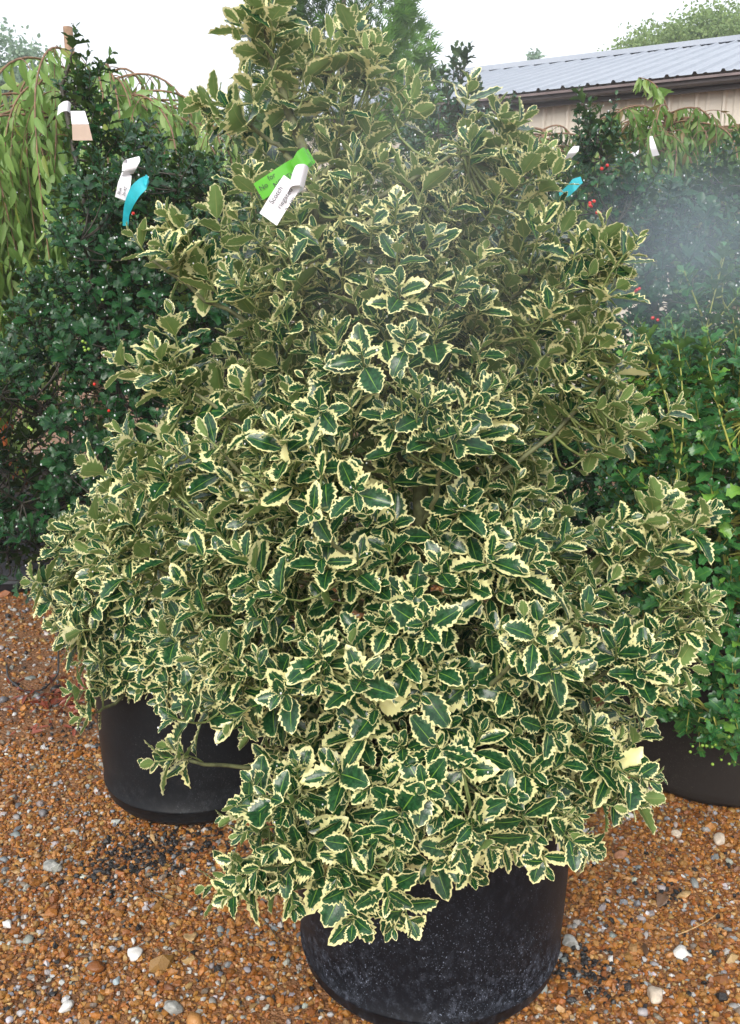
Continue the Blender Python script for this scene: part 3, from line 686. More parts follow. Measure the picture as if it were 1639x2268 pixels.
# second variegated holly (left, behind)
rows2 = [(1070, 235, 340), (1110, 195, 450), (1180, 115, 520), (1260, 95, 540), (1340, 120, 560), (1420, 170, 560), (1500, 210, 560), (1550, 270, 560)]
lob2 = []
for v, a, b in rows2:
    A, B = P(a, v, 2.40), P(b, v, 2.40); w = (B[0] - A[0]) / 2 * 0.95 - 0.02
    lob2.append(((A[0] / 2 + B[0] / 2, 2.36, A[2]), (w, 0.85 * w, 0.09)))
for u, v, D, r in [(150, 1210, 2.3, 0.07), (140, 1300, 2.25, 0.06), (190, 1420, 2.2, 0.06), (250, 1490, 2.15, 0.07), (250, 1100, 2.35, 0.04), (400, 1480, 2.05, 0.10)]: lob2.append((P(u, v, D), (r, r, r)))
root2 = thing('variegated_holly', 'lower cream edged variegated holly spreading at the left, in the clean black pot', 'shrub', (p2[0], p2[1], 0.41))
shrub(root2, lob2, [np.array([p2[0], p2[1], 0.41]), np.array([-0.55, 2.42, 0.65]), np.array([-0.62, 2.40, 0.90])], 0.062, (7, 10), 0.064, 0.052, VL, M['vleaf'], M['vbark'], M['stem'],
      up=0.35, nbranch=22, tilt=(78, 34), tipsize=0.5, skirt=0.6, back=2.55, drops=0.05, dropr=0.0018, zmin=0.42, jitter=0.018,
      extra=[(P(150, 1535, 2.05), (-1, -0.3, 0.1)), (P(170, 1590, 2.02), (-0.9, -0.4, -0.1)), (P(60, 1290, 2.2), (-1, -0.2, 0.1)), (P(240, 1080, 2.3), (0, -0.1, 1)), (P(140, 1400, 2.1), (-1, -0.3, 0))], layers=((1.0, 1.0), (0.78, 1.3)), upz=(1.4, 2.2, 2.2), lump=0.03)

# ------------------------------------------------------------------ dark hollies
def L(u, v, D, rx, ry=None, rz=None): ry = ry or rx; rz = rz or rx; return (P(u, v, D), (rx, ry, rz))
lob = [L(178, 190, 3.25, .05, .05, .12), L(235, 330, 3.25, .08, .1, .12), L(310, 420, 3.2, .18, .2, .15), L(430, 400, 3.3, .16, .2, .12), L(310, 480, 3.2, .25, .25, .24), L(410, 560, 3.2, .26, .28, .28), L(210, 520, 3.2, .10, .12, .12),
       L(230, 720, 3.2, .30, .30, .24), L(330, 760, 3.2, .36, .34, .30), L(130, 930, 3.2, .40, .38, .30), L(300, 960, 3.2, .40, .38, .30), L(90, 1110, 3.2, .34, .30, .20), L(280, 1130, 3.3, .36, .34, .25), L(40, 1190, 3.2, .22, .2, .12)]
rt = thing('dark_holly', 'tall dark glossy green holly with teal ribbon on the left behind the variegated one', 'shrub', (p3[0], p3[1], 0.40), 'plain green hollies around the variegated one')
t3 = [np.array([p3[0], p3[1], 0.40]), np.array([-0.95, 3.45, 0.9]), np.array([-0.97, 3.35, 1.5]), np.array([-1.02, 3.25, 2.1])]
dk1 = shrub(rt, lob, t3, 0.078, (8, 12), 0.050, 0.085, HL, M['hleaf'], M['dstem'], M['dstem'], up=0.55, nbranch=34, tilt=(68, 35), tipsize=0.6, back=3.6, drops=0.13, dropr=0.0028, zmin=0.3, jitter=0.035,
      layers=((1.0, 1.0), (0.82, 1.2), (0.6, 1.6)), holes=[(P(32, 960, 3.0), (0.12, 0.7, 0.20)), (P(40, 1060, 3.0), (0.07, 0.7, 0.08)), (P(40, 1230, 3.0), (0.12, 0.6, 0.08))], extra=[(P(165, 125, 3.2), (-0.1, 0, 1)), (P(175, 150, 3.2), (0.2, 0, 1)), (P(300, 290, 3.2), (0.1, 0, 1)), (P(420, 295, 3.2), (0.3, 0, 1)), (P(350, 320, 3.2), (0.1, 0, 1)), (P(215, 210, 3.2), (0.3, 0, 1)), (P(180, 190, 3.2), (-0.1, 0, 1)), (P(30, 580, 3.1), (-0.6, 0, 0.8))])
berries(rt, [P(u, v, 2.83) for u, v in [(315, 795), (328, 800), (205, 860), (255, 755), (305, 475), (240, 905)]], BR, 0.0048, 1)
berries(rt, [P(u, v, 2.80) for u, v in [(235, 655), (185, 760), (195, 770), (420, 780), (160, 920), (155, 1125), (65, 950), (190, 1060)]], BG, 0.0045, 3)

# bluish tall one, centre right, further back
rt = thing('dark_holly', 'slender blue green holly rising to a thin point left of the shed wall', 'shrub', (0.38, 4.3, 0), 'plain green hollies around the variegated one')
lob = [L(1022, 150, 4.2, .05, .05, .12), L(1000, 200, 4.2, .10, .1, .10), L(1015, 280, 4.2, .18, .18, .16), L(1040, 380, 4.2, .24, .24, .2), L(980, 380, 4.2, .28, .26, .2), L(1000, 520, 4.2, .36, .3, .3), L(1000, 720, 4.2, .4, .36, .36), L(1000, 900, 4.2, .4, .36, .3)]
shrub(rt, lob, [np.array([0.38, 4.3, 0]), np.array([0.4, 4.28, 1.0]), P(1020, 170, 4.2)], 0.085, (9, 12), 0.048, 0.09, HL, M['bleaf'], M['dstem'], M['dstem'], up=0.8, nbranch=16, tilt=(62, 35), back=4.5, drops=0.10, dropr=0.0035,
      layers=((1.0, 1.0), (0.75, 1.4)), extra=[(P(1022, 105, 4.2), (0, 0, 1)), (P(980, 145, 4.2), (0, 0, 1)), (P(1028, 130, 4.2), (0.1, 0, 1)), (P(1050, 200, 4.2), (0.2, 0, 1))], jitter=0.03)
# right middle
rt = thing('dark_holly', 'broad dark holly with red berries behind the fresh green one at right', 'shrub', (1.35, 3.6, 0), 'plain green hollies around the variegated one')
lob = [L(1310, 300, 3.4, .09, .09, .12), L(1230, 450, 3.4, .14, .16, .14), L(1330, 430, 3.4, .18, .2, .16), L(1450, 520, 3.5, .28, .25, .20), L(1580, 470, 3.6, .22, .22, .18), L(1680, 460, 3.6, .26, .25, .22), L(1300, 560, 3.4, .32, .3, .28), L(1500, 640, 3.4, .40, .34, .3), L(1660, 650, 3.4, .40, .34, .3),
       L(1320, 780, 3.4, .36, .3, .3), L(1500, 860, 3.4, .45, .35, .3), L(1680, 900, 3.4, .45, .35, .35), L(1380, 1020, 3.4, .4, .34, .3), L(1560, 1100, 3.4, .5, .34, .3), L(1480, 1230, 3.4, .4, .3, .22)]
shrub(rt, lob, [np.array([1.25, 3.7, 0]), np.array([1.2, 3.6, 0.8]), np.array([1.05, 3.5, 1.5]), P(1315, 300, 3.4)], 0.082, (8, 12), 0.050, 0.09, HL, M['hleaf'], M['dstem'], M['dstem'], up=0.6, nbranch=34, tilt=(68, 35), back=3.7, drops=0.12, dropr=0.0028,
      layers=((1.0, 1.0), (0.8, 1.3)), jitter=0.04, extra=[(P(1305, 225, 3.4), (0, 0, 1)), (P(1320, 250, 3.4), (0.2, 0, 1)), (P(1360, 300, 3.4), (0.3, 0, 1)), (P(1590, 330, 3.5), (0.1, 0, 1)), (P(1230, 330, 3.5), (-0.1, 0, 1))])
berries(rt, [P(u, v, 3.08) for u, v in [(1311, 436), (1312, 450), (1322, 470), (1345, 366), (1405, 640), (1360, 620), (1450, 700), (1480, 730)]], BR, 0.006, 3)
# fresh green one in the right pot
rt = thing('green_holly', 'fresh green holly with yellow stems spilling over the pot at the right edge', 'shrub', (p4[0], p4[1], 0.40), 'plain green hollies around the variegated one')
lob = [L(1420, 800, 2.5, .10, .12, .12), L(1500, 830, 2.5, .16, .16, .14), L(1620, 840, 2.5, .2, .2, .16), L(1470, 980, 2.45, .16, .2, .18), L(1620, 1020, 2.45, .26, .26, .2), L(1480, 1180, 2.45, .18, .24, .18), L(1640, 1220, 2.45, .30, .28, .22),
       L(1520, 1380, 2.45, .24, .26, .18), L(1680, 1420, 2.45, .3, .28, .2), L(1560, 1520, 2.35, .16, .18, .10), L(1680, 1560, 2.35, .25, .22, .12), L(1720, 900, 2.5, .25, .25, .25), L(1590, 1620, 2.15, .07, .07, .07), L(1500, 1560, 2.25, .06, .08, .07), L(1640, 1500, 2.25, .18, .14, .10), L(1550, 1480, 2.28, .13, .12, .10), L(1620, 1590, 2.16, .10, .08, .07)]
ex = [(P(1605, 545, 2.5), (0.15, 0, 1)), (P(1575, 600, 2.5), (-0.2, 0, 1)), (P(1590, 640, 2.5), (0.5, 0, 1)), (P(1630, 590, 2.5), (0.7, 0, 0.6)), (P(1550, 690, 2.5), (-0.3, 0, 1)), (P(1420, 715, 2.5), (-0.1, 0, 1)), (P(1480, 740, 2.5), (0, 0, 1)), (P(1520, 730, 2.5), (0.1, -0.1, 1)),
      (P(1560, 745, 2.4), (0, 0, 1)), (P(1600, 1650, 2.08), (0.2, -0.5, -0.8)), (P(1550, 1660, 2.1), (-0.1, -0.6, -0.7)), (P(1630, 1690, 2.1), (0.3, -0.6, -0.7)), (P(1500, 1580, 2.15), (-0.6, -0.6, -0.2)), (P(1520, 1620, 2.12), (-0.3, -0.7, -0.5))]
fr = shrub(rt, lob, [np.array([p4[0], p4[1], 0.40]), np.array([1.08, 2.52, 0.8]), np.array([1.05, 2.5, 1.3])], 0.066, (8, 11), 0.047, 0.075, HL, M['gleaf'], M['ystem'], M['ystem'], up=0.7, nbranch=34, tilt=(68, 38), drops=0.05, dropr=0.0022,
      layers=((1.0, 1.0), (0.8, 1.25), (0.55, 1.6)), jitter=0.03, extra=ex, zmin=0.35, br=(0.0045, 0.0024))
wis = [bez(P(1530, 930, 2.42), P(1550, 760, 2.45), P(1608, 555, 2.5), 14), bez(P(1500, 1100, 2.25), P(1500, 900, 2.2), P(1425, 730, 2.3), 14), bez(P(1490, 1100, 2.2), P(1530, 950, 2.2), P(1500, 760, 2.3), 14),
       bez(P(1560, 730, 2.46), P(1600, 700, 2.46), P(1636, 650, 2.45), 10), bez(P(1555, 700, 2.46), P(1530, 640, 2.46), P(1515, 600, 2.45), 10), bez(P(1620, 1000, 2.2), P(1580, 880, 2.2), P(1560, 760, 2.25), 14)]
tubes('branch', wis, [(0.0028, 0.0014)] * len(wis), M['ystem'], rt, 6)
a = []
for w_ in wis:
    for i in range(3, len(w_), 1):
        dd = norm(w_[i] - w_[i - 1]); a.append(shoot_leaves(w_[i] + 0, dd, 3 if i < len(w_) - 1 else 6, 0.03, 0.046, 70, 40))
build_leaves('foliage', HL, *[np.concatenate([q[k] for q in a]) for k in range(4)], M['gleaf'], rt)
berries(rt, [P(u, v, 2.08) for u, v in [(1548, 1640), (1556, 1652), (1575, 1672), (1540, 1662), (1620, 1630), (1585, 1655), (1600, 1690)]], BG, 0.0040, 2)

# small distant green hollies to close the gaps low behind
for (u, v, D, s, lab) in [(620, 700, 4.6, 0.55, 'dark holly bush hidden behind the middle of the variegated holly'), (-60, 900, 5.2, 0.7, 'dark shrub low at the left edge behind the orange trunk'), (1330, 800, 5.0, 0.6, 'dark holly behind the berried one, below the shed')]:
    c = P(u, v, D); c[2] = 0.95
    rt = thing('dark_holly', lab, 'shrub', (c[0], D, 0), 'plain green hollies around the variegated one')
    lob = [((c[0], D, 0.9), (s, s * 0.8, 0.75)), ((c[0] - 0.3 * s, D, 1.3), (s * .6, s * .6, .45)), ((c[0] + 0.35 * s, D, 1.15), (s * .6, s * .6, .5)), ((c[0], D, 0.45), (s * 1.05, s * .8, .45))]
    shrub(rt, lob, [np.array([c[0], D, 0]), np.array([c[0], D, 1.6])], 0.12, (8, 11), 0.062, 0.10, HL, M['hleaf'], M['dstem'], M['dstem'], up=0.6, nbranch=10, drops=0.04, dropr=0.003, layers=((1.0, 1.0),), zmin=0.1)

# ------------------------------------------------------------------ weeping trees
def weeper(root, base, top, rad, hang, nb, lmat, bmat, tmpl, lsize, trunk_r=(0.018, 0.014), gap=0.032, rise=0.10, tmat=None, side=4):
    base = np.array(base, float); top = np.array(top, float)
    tubes('trunk', [np.linspace(base, top, 8) + rng.normal(0, 0.004, (8, 3))], [trunk_r], tmat or bmat, root, 10)
    PO, LD, NN, SZ = [], [], [], []; tw = []
    for k in range(nb):
        a = 6.283 * (k + rng.random()) / nb; r = rad * rng.uniform(0.25, 1.0) ** 0.7; o = np.array([math.cos(a), math.sin(a), 0])
        h = hang * rng.uniform(0.5, 1.0)
        st = top - np.array([0, 0, rng.uniform(0, 0.22)])
        p0 = st; p1 = st + o * r * 0.75 + np.array([0, 0, rise * 2.0 * rng.uniform(0.5, 1.2)]); p2_ = st + o * r
        arc = bez(p0, p1, p2_ - np.array([0, 0, 0.12]), 12)
        dn = bez(arc[-1], arc[-1] + (arc[-1] - arc[-2]) * 3 - np.array([0, 0, 0.1]), p2_ + o * rad * 0.12 - np.array([0, 0, h]) + np.array([*rng.normal(0, 0.05, 2), 0]), 22)
        path = np.vstack([arc, dn[1:]])
        tubes('branch', [path], [(0.005, 0.0015)], bmat, root, 5)
        ps = [path]
        for s in range(side):
            i = int(rng.integers(4, 16)); q = path[i]; dd = norm(rng.normal(size=3) * np.array([1, 1, 0])) * rng.uniform(0.08, 0.22)
            sp = bez(q, q + dd * 0.8 + np.array([0, 0, 0.04]), q + dd - np.array([0, 0, h * rng.uniform(0.3, 0.8)]), 16); ps.append(sp); tw.append(sp)
        for pa in ps:
            seg = np.linalg.norm(np.diff(pa, axis=0), axis=1); cum = np.concatenate([[0], np.cumsum(seg)]); n = int(cum[-1] / gap)
            tt = np.linspace(0.06, cum[-1], max(n, 2)); q = np.stack([np.interp(tt, cum, pa[:, j]) for j in range(3)], -1)
            tg = norm(np.gradient(q, axis=0)); sd_ = norm(np.cross(tg, rng.normal(size=3)) + 1e-6) * np.where(np.arange(len(q)) % 2, 1, -1)[:, None]
            ld = norm(0.55 * tg + 0.55 * sd_ + rng.normal(0, 0.2, q.shape) + np.array([0, 0, -0.75]))
            PO.append(q); LD.append(ld); NN.append(norm(rng.normal(0, 0.6, q.shape) + o * 0.9 + np.array([0, 0, 0.4]))); SZ.append(lsize * rng.uniform(0.7, 1.15, len(q)))
    tubes('twigs', tw, [(0.002, 0.001)] * len(tw), bmat, root, 4, caps=False)
    PO, LD, NN, SZ = map(np.concatenate, (PO, LD, NN, SZ))
    build_leaves('foliage', tmpl, PO, LD, NN, SZ, lmat, root)
    droplets(root, PO, LD, SZ, 0.06, 0.0025)
A0 = P(205, 185, 4.0)
rt = thing('weeping_cherry', 'weeping tree with arching twigs around a wooden stake, upper left', 'tree', (A0[0] + 0.05, 4.0, 0), 'weeping trees behind the hollies')
weeper(rt, (A0[0] + 0.05, 4.0, 0), A0, 0.62, 1.25, 60, M['cleaf'], M['cbark'], CL, 0.086, side=4, gap=0.030)
B0 = P(-10, 285, 3.35)
rt = thing('weeping_cherry', 'weeping tree with orange trunk, its leaves hanging down the left edge', 'tree', (p5[0], p5[1], 0.44), 'weeping trees behind the hollies')
weeper(rt, (p5[0] + 0.02, p5[1], 0.44), (-1.72, 3.75, 2.08), 0.52, 1.3, 36, M['cleaf'], M['cbark'], CL, 0.092, trunk_r=(0.040, 0.03), tmat=M['obark'], side=3, gap=0.036)
C0 = P(1478, 245, 5.0)
rt = thing('weeping_tree', 'small weeping tree with bare arching top in front of the shed wall at right', 'tree', (C0[0], 5.0, 0), 'weeping trees behind the hollies')
weeper(rt, (C0[0], 5.0, 0), C0, 0.52, 0.9, 46, M['wleaf'], M['cbark'], WL, 0.062, side=9, gap=0.017, rise=0.03)
tubes('branch', [bez(C0, C0 + np.array([-0.05, 0, 0.15]), P(1415, 172, 5.0), 10)], [(0.005, 0.002)], M['cbark'], rt, 6)
pa = bez(C0, C0 + np.array([-0.05, 0, 0.15]), P(1415, 172, 5.0), 16)
build_leaves('foliage', WL, pa[4:].repeat(2, 0), rng.normal(0, 0.4, (24, 3)) + np.array([0, 0, -1.0]), rng.normal(0, 1, (24, 3)), rng.uniform(0.07, 0.10, 24), M['cleaf'], rt)
E0_ = P(1205, 285, 5.2)
rt = thing('weeping_tree', 'smaller weeping tree with dark stake just below the gutter, right of centre', 'tree', (E0_[0], 5.2, 0), 'weeping trees behind the hollies')
weeper(rt, (E0_[0], 5.2, 0), E0_, 0.30, 0.9, 26, M['wleaf'], M['cbark'], WL, 0.060, side=8, gap=0.018, rise=0.03)
F0_ = P(1660, 275, 5.0)
rt = thing('weeping_tree', 'weeping tree cut off by the right edge of the picture', 'tree', (F0_[0], 5.0, 0), 'weeping trees behind the hollies')
weeper(rt, (F0_[0], 5.0, 0), F0_, 0.40, 0.9, 28, M['wleaf'], M['cbark'], WL, 0.060, side=8, gap=0.018, rise=0.03)
# stake
tp, bt = P(150, 60, 3.93), P(160, 900, 3.93); s0 = np.array([tp[0] + 0.02, 3.95, 0.45])
k = np.linspace(0, 1, 9)[:, None]; path = s0 * (1 - k) + tp * k
tag(tubes('wooden_stake', [path], [(0.0185, 0.0185)], M['wood'], None, 14), 'brown round wooden stake sticking up from the weeping tree at upper left', 'stake')

# ------------------------------------------------------------------ tags and ribbons
def strip(name, pts, wdir, widths, mat, parent=None, th=0.0005):
    pts = np.array(pts, float); k = len(pts); tt = np.linspace(0, k - 1, (k - 1) * 5 + 1)
    p = np.stack([np.interp(tt, np.arange(k), pts[:, j]) for j in range(3)], -1)
    for _ in range(3): p[1:-1] = (p[:-2] + 2 * p[1:-1] + p[2:]) / 4
    wdv = np.array(wdir, float); wdv = np.broadcast_to(wdv, (k, 3)) if wdv.ndim == 1 else wdv
    wv = norm(np.stack([np.interp(tt, np.arange(k), wdv[:, j]) for j in range(3)], -1)); ww = np.interp(tt, np.arange(k), widths)[:, None] / 2
    V = np.concatenate([p - wv * ww, p + wv * ww]); n = len(p); i = np.arange(n - 1)
    Fc = np.stack([i, i + 1, i + 1 + n, i + n], -1)
    o = link(name, mesh_np(name, V, Fc, smooth=False), mat, parent); s = o.modifiers.new('thickness', 'SOLIDIFY'); s.thickness = th; s.offset = 0
    return o
def lettering(parent, lines, origin, xdir, ydir, size):
    X = Vector(xdir).normalized(); Y = Vector(ydir); Y = (Y - X * Y.dot(X)).normalized(); Z = X.cross(Y)
    from mathutils import Matrix
    for i, (txt, dx) in enumerate(lines):
        cu = bpy.data.curves.new('lettering', 'FONT'); cu.body = txt; cu.size = size; cu.extrude = 0.0001
        to = bpy.data.objects.new('tmp', cu); COL.objects.link(to); bpy.context.view_layer.update()
        me = bpy.data.meshes.new_from_object(to.evaluated_get(bpy.context.evaluated_depsgraph_get())); bpy.data.objects.remove(to)
        Mx = Matrix((X, Y, Z)).transposed().to_4x4(); Mx.translation = Vector(origin) + X * dx - Y * (i * size * 1.25)
        me.transform(Mx); me.materials.clear(); me.materials.append(M['ink']); link('lettering', me, None, parent)
TD = 1.385
# green band
rt = thing('plant_tag', 'bright green printed tag band wrapped on the upper stem of the variegated holly', 'tag', P(615, 400, TD), 'plant tags hanging in the shrubs')
g0, g1 = P(572, 425, TD), P(655, 372, TD); wv = norm(np.cross(g1 - g0, [0, 1, 0]))
strip('band', [g0, P(610, 400, TD - 0.004), P(640, 380, TD), P(662, 366, TD + 0.01), P(690, 345, TD + 0.04)], wv, [0.026, 0.026, 0.026, 0.024, 0.022], M['green'], rt)
strip('band', [P(650, 372, TD - 0.006), P(668, 352, TD - 0.010), P(682, 340, TD + 0.0), P(690, 352, TD + 0.03)], wv, [0.015, 0.024, 0.022, 0.016], M['green'], rt)
dvec = norm(g1 - g0); lettering(rt, [('for', 0.002), ('NORTH', 0.004)], P(594, 403, TD) + np.array([0, -0.0042, 0]), dvec, wv if wv[2] > 0 else -wv, 0.0100)
lettering(rt, [('No', 0)], P(578, 424, TD) + np.array([0, -0.0042, 0]), dvec, wv if wv[2] > 0 else -wv, 0.0100)
# white tag
rt = thing('plant_tag', 'white printed tag folded over beside the green band on the variegated holly', 'tag', P(630, 420, TD), 'plant tags hanging in the shrubs')
WD = TD - 0.015
w0, w1 = P(648, 402, WD), P(594, 486, WD); ax = norm(w1 - w0); wv2 = norm(np.cross(ax, [0, 1, 0]))
strip('card', [w0, P(630, 428, WD - 0.002), P(612, 456, WD), w1], wv2, [0.030, 0.030, 0.030, 0.030], M['white'], rt)
strip('loop', [P(642, 406, WD), P(650, 388, WD - 0.012), P(670, 386, WD - 0.008), P(680, 396, WD + 0.01), P(666, 406, WD + 0.012)], norm(np.array([0.25, 0.25, 1])), [0.030, 0.031, 0.031, 0.031, 0.030], M['white'], rt)
tx = -ax; ty = np.array(wv2) * (1 if wv2[0] < 0 else -1)
lettering(rt, [("Scotch'", 0), ('riegated', 0.001), ('2-48"', 0.004)], P(601, 447, WD) + np.array([0.002, -0.0035, -0.004]), tx, ty, 0.0100)
# label on dark holly
HD = 2.72
rt = thing('plant_tag', 'white looped paper tag hanging in the dark holly at left', 'tag', P(285, 380, HD), 'plant tags hanging in the shrubs')
strip('card', [P(281, 385, HD), P(275, 410, HD - 0.01), P(266, 440, HD)], norm(np.array([1, 0, -0.35])), [0.028, 0.036, 0.030], M['white'], rt)
strip('loop', [P(282, 388, HD), P(287, 378, HD - 0.02), P(297, 360, HD - 0.022), P(295, 348, HD - 0.005), P(285, 356, HD + 0.012), P(284, 376, HD + 0.01)], norm(np.array([1, 0.1, 0.25])), [0.036] * 6, M['white'], rt)
lettering(rt, [('Blue', 0), ('36-42"', 0.0)], P(267, 432, HD) + np.array([0, -0.009, 0]), norm(np.array([0.35, 0, 1.0])), norm(np.array([-1, 0, 0.35])), 0.011)
rt = thing('ribbon_tag', 'teal plastic ribbon hanging curled beside the white tag at left', 'ribbon', P(310, 420, HD), 'plant tags hanging in the shrubs')
strip('ribbon', [P(327, 395, HD), P(316, 408, HD - 0.015), P(300, 422, HD - 0.02), P(287, 448, HD - 0.02), P(279, 475, HD - 0.015), P(278, 500, HD - 0.01)], np.array([(0.5, 0, -1), (0.6, 0, -1), (0.7, 0.2, -1), (1, 0.4, -0.5), (1, 0.7, -0.2), (1, 0.6, 0)]), [0.018, 0.034, 0.034, 0.026, 0.018, 0.016], M['teal'], rt, 0.0008)
strip('knot', [P(318, 398, HD - 0.01), P(326, 406, HD - 0.02), P(328, 398, HD - 0.01), P(322, 392, HD)], norm(np.array([0.3, 0, 1])), [0.014, 0.018, 0.016, 0.014], M['teal'], rt, 0.0008)
# picture tag on the stake
LD_ = 2.9 + 0.0
rt = thing('plant_tag', 'tan and white picture tag hanging below the wooden stake at upper left', 'tag', P(180, 285, LD_), 'plant tags hanging in the shrubs')
strip('card', [P(172, 246, LD_), P(178, 275, LD_ - 0.01)], norm(np.array([1, 0, 0])), [0.042, 0.050], M['white'], rt)
strip('card', [P(178, 275.5, LD_ - 0.01), P(183, 311, LD_)], norm(np.array([1, 0, 0])), [0.050, 0.060], M['tan'], rt)
strip('loop', [P(128, 245, LD_), P(138, 236, LD_ - 0.01), P(150, 234, LD_ - 0.012), P(156, 240, LD_ + 0.01)], norm(np.array([0.2, 0, 1])), [0.028] * 4, M['white'], rt)
# right side tags
rt = thing('ribbon_tag', 'teal plastic ribbon caught in the berried holly right of centre', 'ribbon', P(1270, 412, 3.02), 'plant tags hanging in the shrubs')
strip('ribbon', [P(1288, 398, 3.03), P(1272, 408, 3.0), P(1258, 424, 3.02), P(1240, 434, 3.04)], norm(np.array([0.4, 0, -1])), [0.02, 0.034, 0.03, 0.02], M['teal'], rt, 0.0008)
rt = thing('plant_tag', 'white tag on the dark stake of the small weeping tree right of centre', 'tag', P(1266, 338, 3.1), 'plant tags hanging in the shrubs')
strip('card', [P(1276, 324, 3.1), P(1270, 336, 3.08), P(1258, 352, 3.1)], norm(np.array([1, 0, 0.1])), [0.02, 0.032, 0.02], M['white'], rt)
rt = thing('plant_tag', 'narrow white tag hanging upright in the weeping tree at right', 'tag', P(1447, 325, 4.2), 'plant tags hanging in the shrubs')
strip('card', [P(1442, 302, 4.2), P(1446, 325, 4.18), P(1453, 345, 4.2)], norm(np.array([1, 0, 0.2])), [0.012, 0.026, 0.03], M['white'], rt)
rt = thing('plant_tag', 'small white tag lying aslant left of the upright one at right', 'tag', P(1400, 342, 4.1), 'plant tags hanging in the shrubs')
strip('card', [P(1386, 350, 4.1), P(1402, 343, 4.1), P(1414, 338, 4.1)], norm(np.array([0.2, 0, 1])), [0.016, 0.024, 0.02], M['white'], rt)
rt = thing('plant_tag', 'torn white tag showing at the right side of the main pot under leaves', 'tag', P(1240, 1860, 1.38), 'plant tags hanging in the shrubs')
strip('card', [P(1247, 1838, 1.42), P(1242, 1860, 1.40), P(1234, 1895, 1.41)], norm(np.array([1, 0.3, 0.1])), [0.010, 0.012, 0.003], M['white'], rt)

# ------------------------------------------------------------------ arborvitae
c = np.array([-0.19, 7.0]); H = 4.9
rt = thing('arborvitae', 'tall dense arborvitae cone directly behind the top of the variegated holly', 'tree', (c[0], c[1], 0))
tubes('trunk', [np.array([(c[0], c[1], 0), (c[0], c[1], H - 0.3)])], [(0.06, 0.01)], M['tbark'], rt, 8)
n = 26000; z = 0.1 + (H - 0.1) * (1 - np.sqrt(rng.random(n) * 0.97 + 0.0)) if False else rng.uniform(0.1, H, n)
keepm = rng.random(n) < np.clip((H - z) / H * 1.6, 0.1, 1); z = z[keepm]; n = len(z)
az = rng.random(n) * 6.283
rr = 0.70 * np.clip((H - z) / 2.6, 0, 1) ** 0.75 * (1 + 0.16 * np.sin(az * 5 + z * 7) + 0.10 * np.sin(az * 9 - z * 13)) * rng.uniform(0.72, 1.03, n) ** 0.5
pos = np.stack([c[0] + rr * np.cos(az), c[1] + rr * np.sin(az), z], -1); o = np.stack([np.cos(az), np.sin(az), np.full(n, 0.75)], -1)
build_leaves('foliage', FL, pos, o + rng.normal(0, 0.35, (n, 3)), np.cross(o, [0, 0, 1]) + rng.normal(0, 0.5, (n, 3)), rng.uniform(0.06, 0.11, n), M['aleaf'], rt)

# ------------------------------------------------------------------ far trees
def broad_tree(x, y, H, rx, rz, lab, mat, nclump=70, nleaf=240, ls=0.16, name='broadleaf_tree', cl=0.14):
    rt = thing(name, lab, 'tree', (x, y, 0), 'trees beyond the yard')
    cz = H - rz; tubes('trunk', [np.array([(x, y, 0), (x + 0.1, y, cz * 0.5), (x, y, cz)])], [(0.22, 0.12)], M['tbark'], rt, 8)
    d = norm(rng.normal(size=(nclump, 3))); cc = np.array([x, y, cz]) + d * np.array([rx, rx, rz]) * rng.uniform(0.45, 0.95, (nclump, 1)) ** 0.6
    lim = []; 
    for q in cc[:: 2]: lim.append(bez(np.array([x, y, cz * 0.7]), np.array([x, y, cz]) * 0.5 + q * 0.5, q, 6))
    tubes('limbs', lim, [(0.07, 0.015)] * len(lim), M['tbark'], rt, 5)
    rc = rng.uniform(0.7, 1.3, nclump) * rx * cl
    pos = (cc[:, None] + rng.normal(0, 1, (nclump, nleaf, 3)) * rc[:, None, None] * np.array([1, 1, 0.7])).reshape(-1, 3); n = len(pos)
    build_leaves('crown', TL, pos, rng.normal(size=(n, 3)), rng.normal(size=(n, 3)) + np.array([0, 0, 0.8]), rng.uniform(0.6, 1.2, n) * ls, mat, rt)
q = P(1560, 60, 25); broad_tree(q[0] + 0.15, 25, 8.3, 2.5, 2.2, 'wide airy green tree rising above the metal roof', M['tleaf'], 110, 420, 0.10, cl=0.11)
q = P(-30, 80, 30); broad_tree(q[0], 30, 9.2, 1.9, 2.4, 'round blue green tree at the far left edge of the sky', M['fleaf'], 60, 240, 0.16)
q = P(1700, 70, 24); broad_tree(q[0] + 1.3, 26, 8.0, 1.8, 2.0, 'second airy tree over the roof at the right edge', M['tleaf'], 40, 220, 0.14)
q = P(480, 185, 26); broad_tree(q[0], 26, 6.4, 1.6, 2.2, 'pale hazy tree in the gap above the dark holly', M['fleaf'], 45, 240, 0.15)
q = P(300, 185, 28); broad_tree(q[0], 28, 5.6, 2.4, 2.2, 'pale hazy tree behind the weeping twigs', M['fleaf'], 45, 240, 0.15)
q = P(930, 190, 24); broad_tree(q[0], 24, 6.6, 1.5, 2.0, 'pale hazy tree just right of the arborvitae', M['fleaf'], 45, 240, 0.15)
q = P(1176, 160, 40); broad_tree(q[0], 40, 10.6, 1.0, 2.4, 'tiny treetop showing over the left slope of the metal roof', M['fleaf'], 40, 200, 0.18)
n = 60000; x = rng.uniform(-40, 40, n); hmax = 2.6 + 0.9 * np.sin(x * 0.7) + 0.5 * np.sin(x * 1.9 + 1)
pos = np.stack([x, 33 + rng.uniform(-1.5, 3, n), rng.random(n) * hmax], -1)
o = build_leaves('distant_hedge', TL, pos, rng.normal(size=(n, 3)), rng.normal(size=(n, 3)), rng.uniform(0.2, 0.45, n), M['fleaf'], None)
tag(o, 'low band of distant greenery closing the horizon behind everything', 'greenery', kind='stuff')

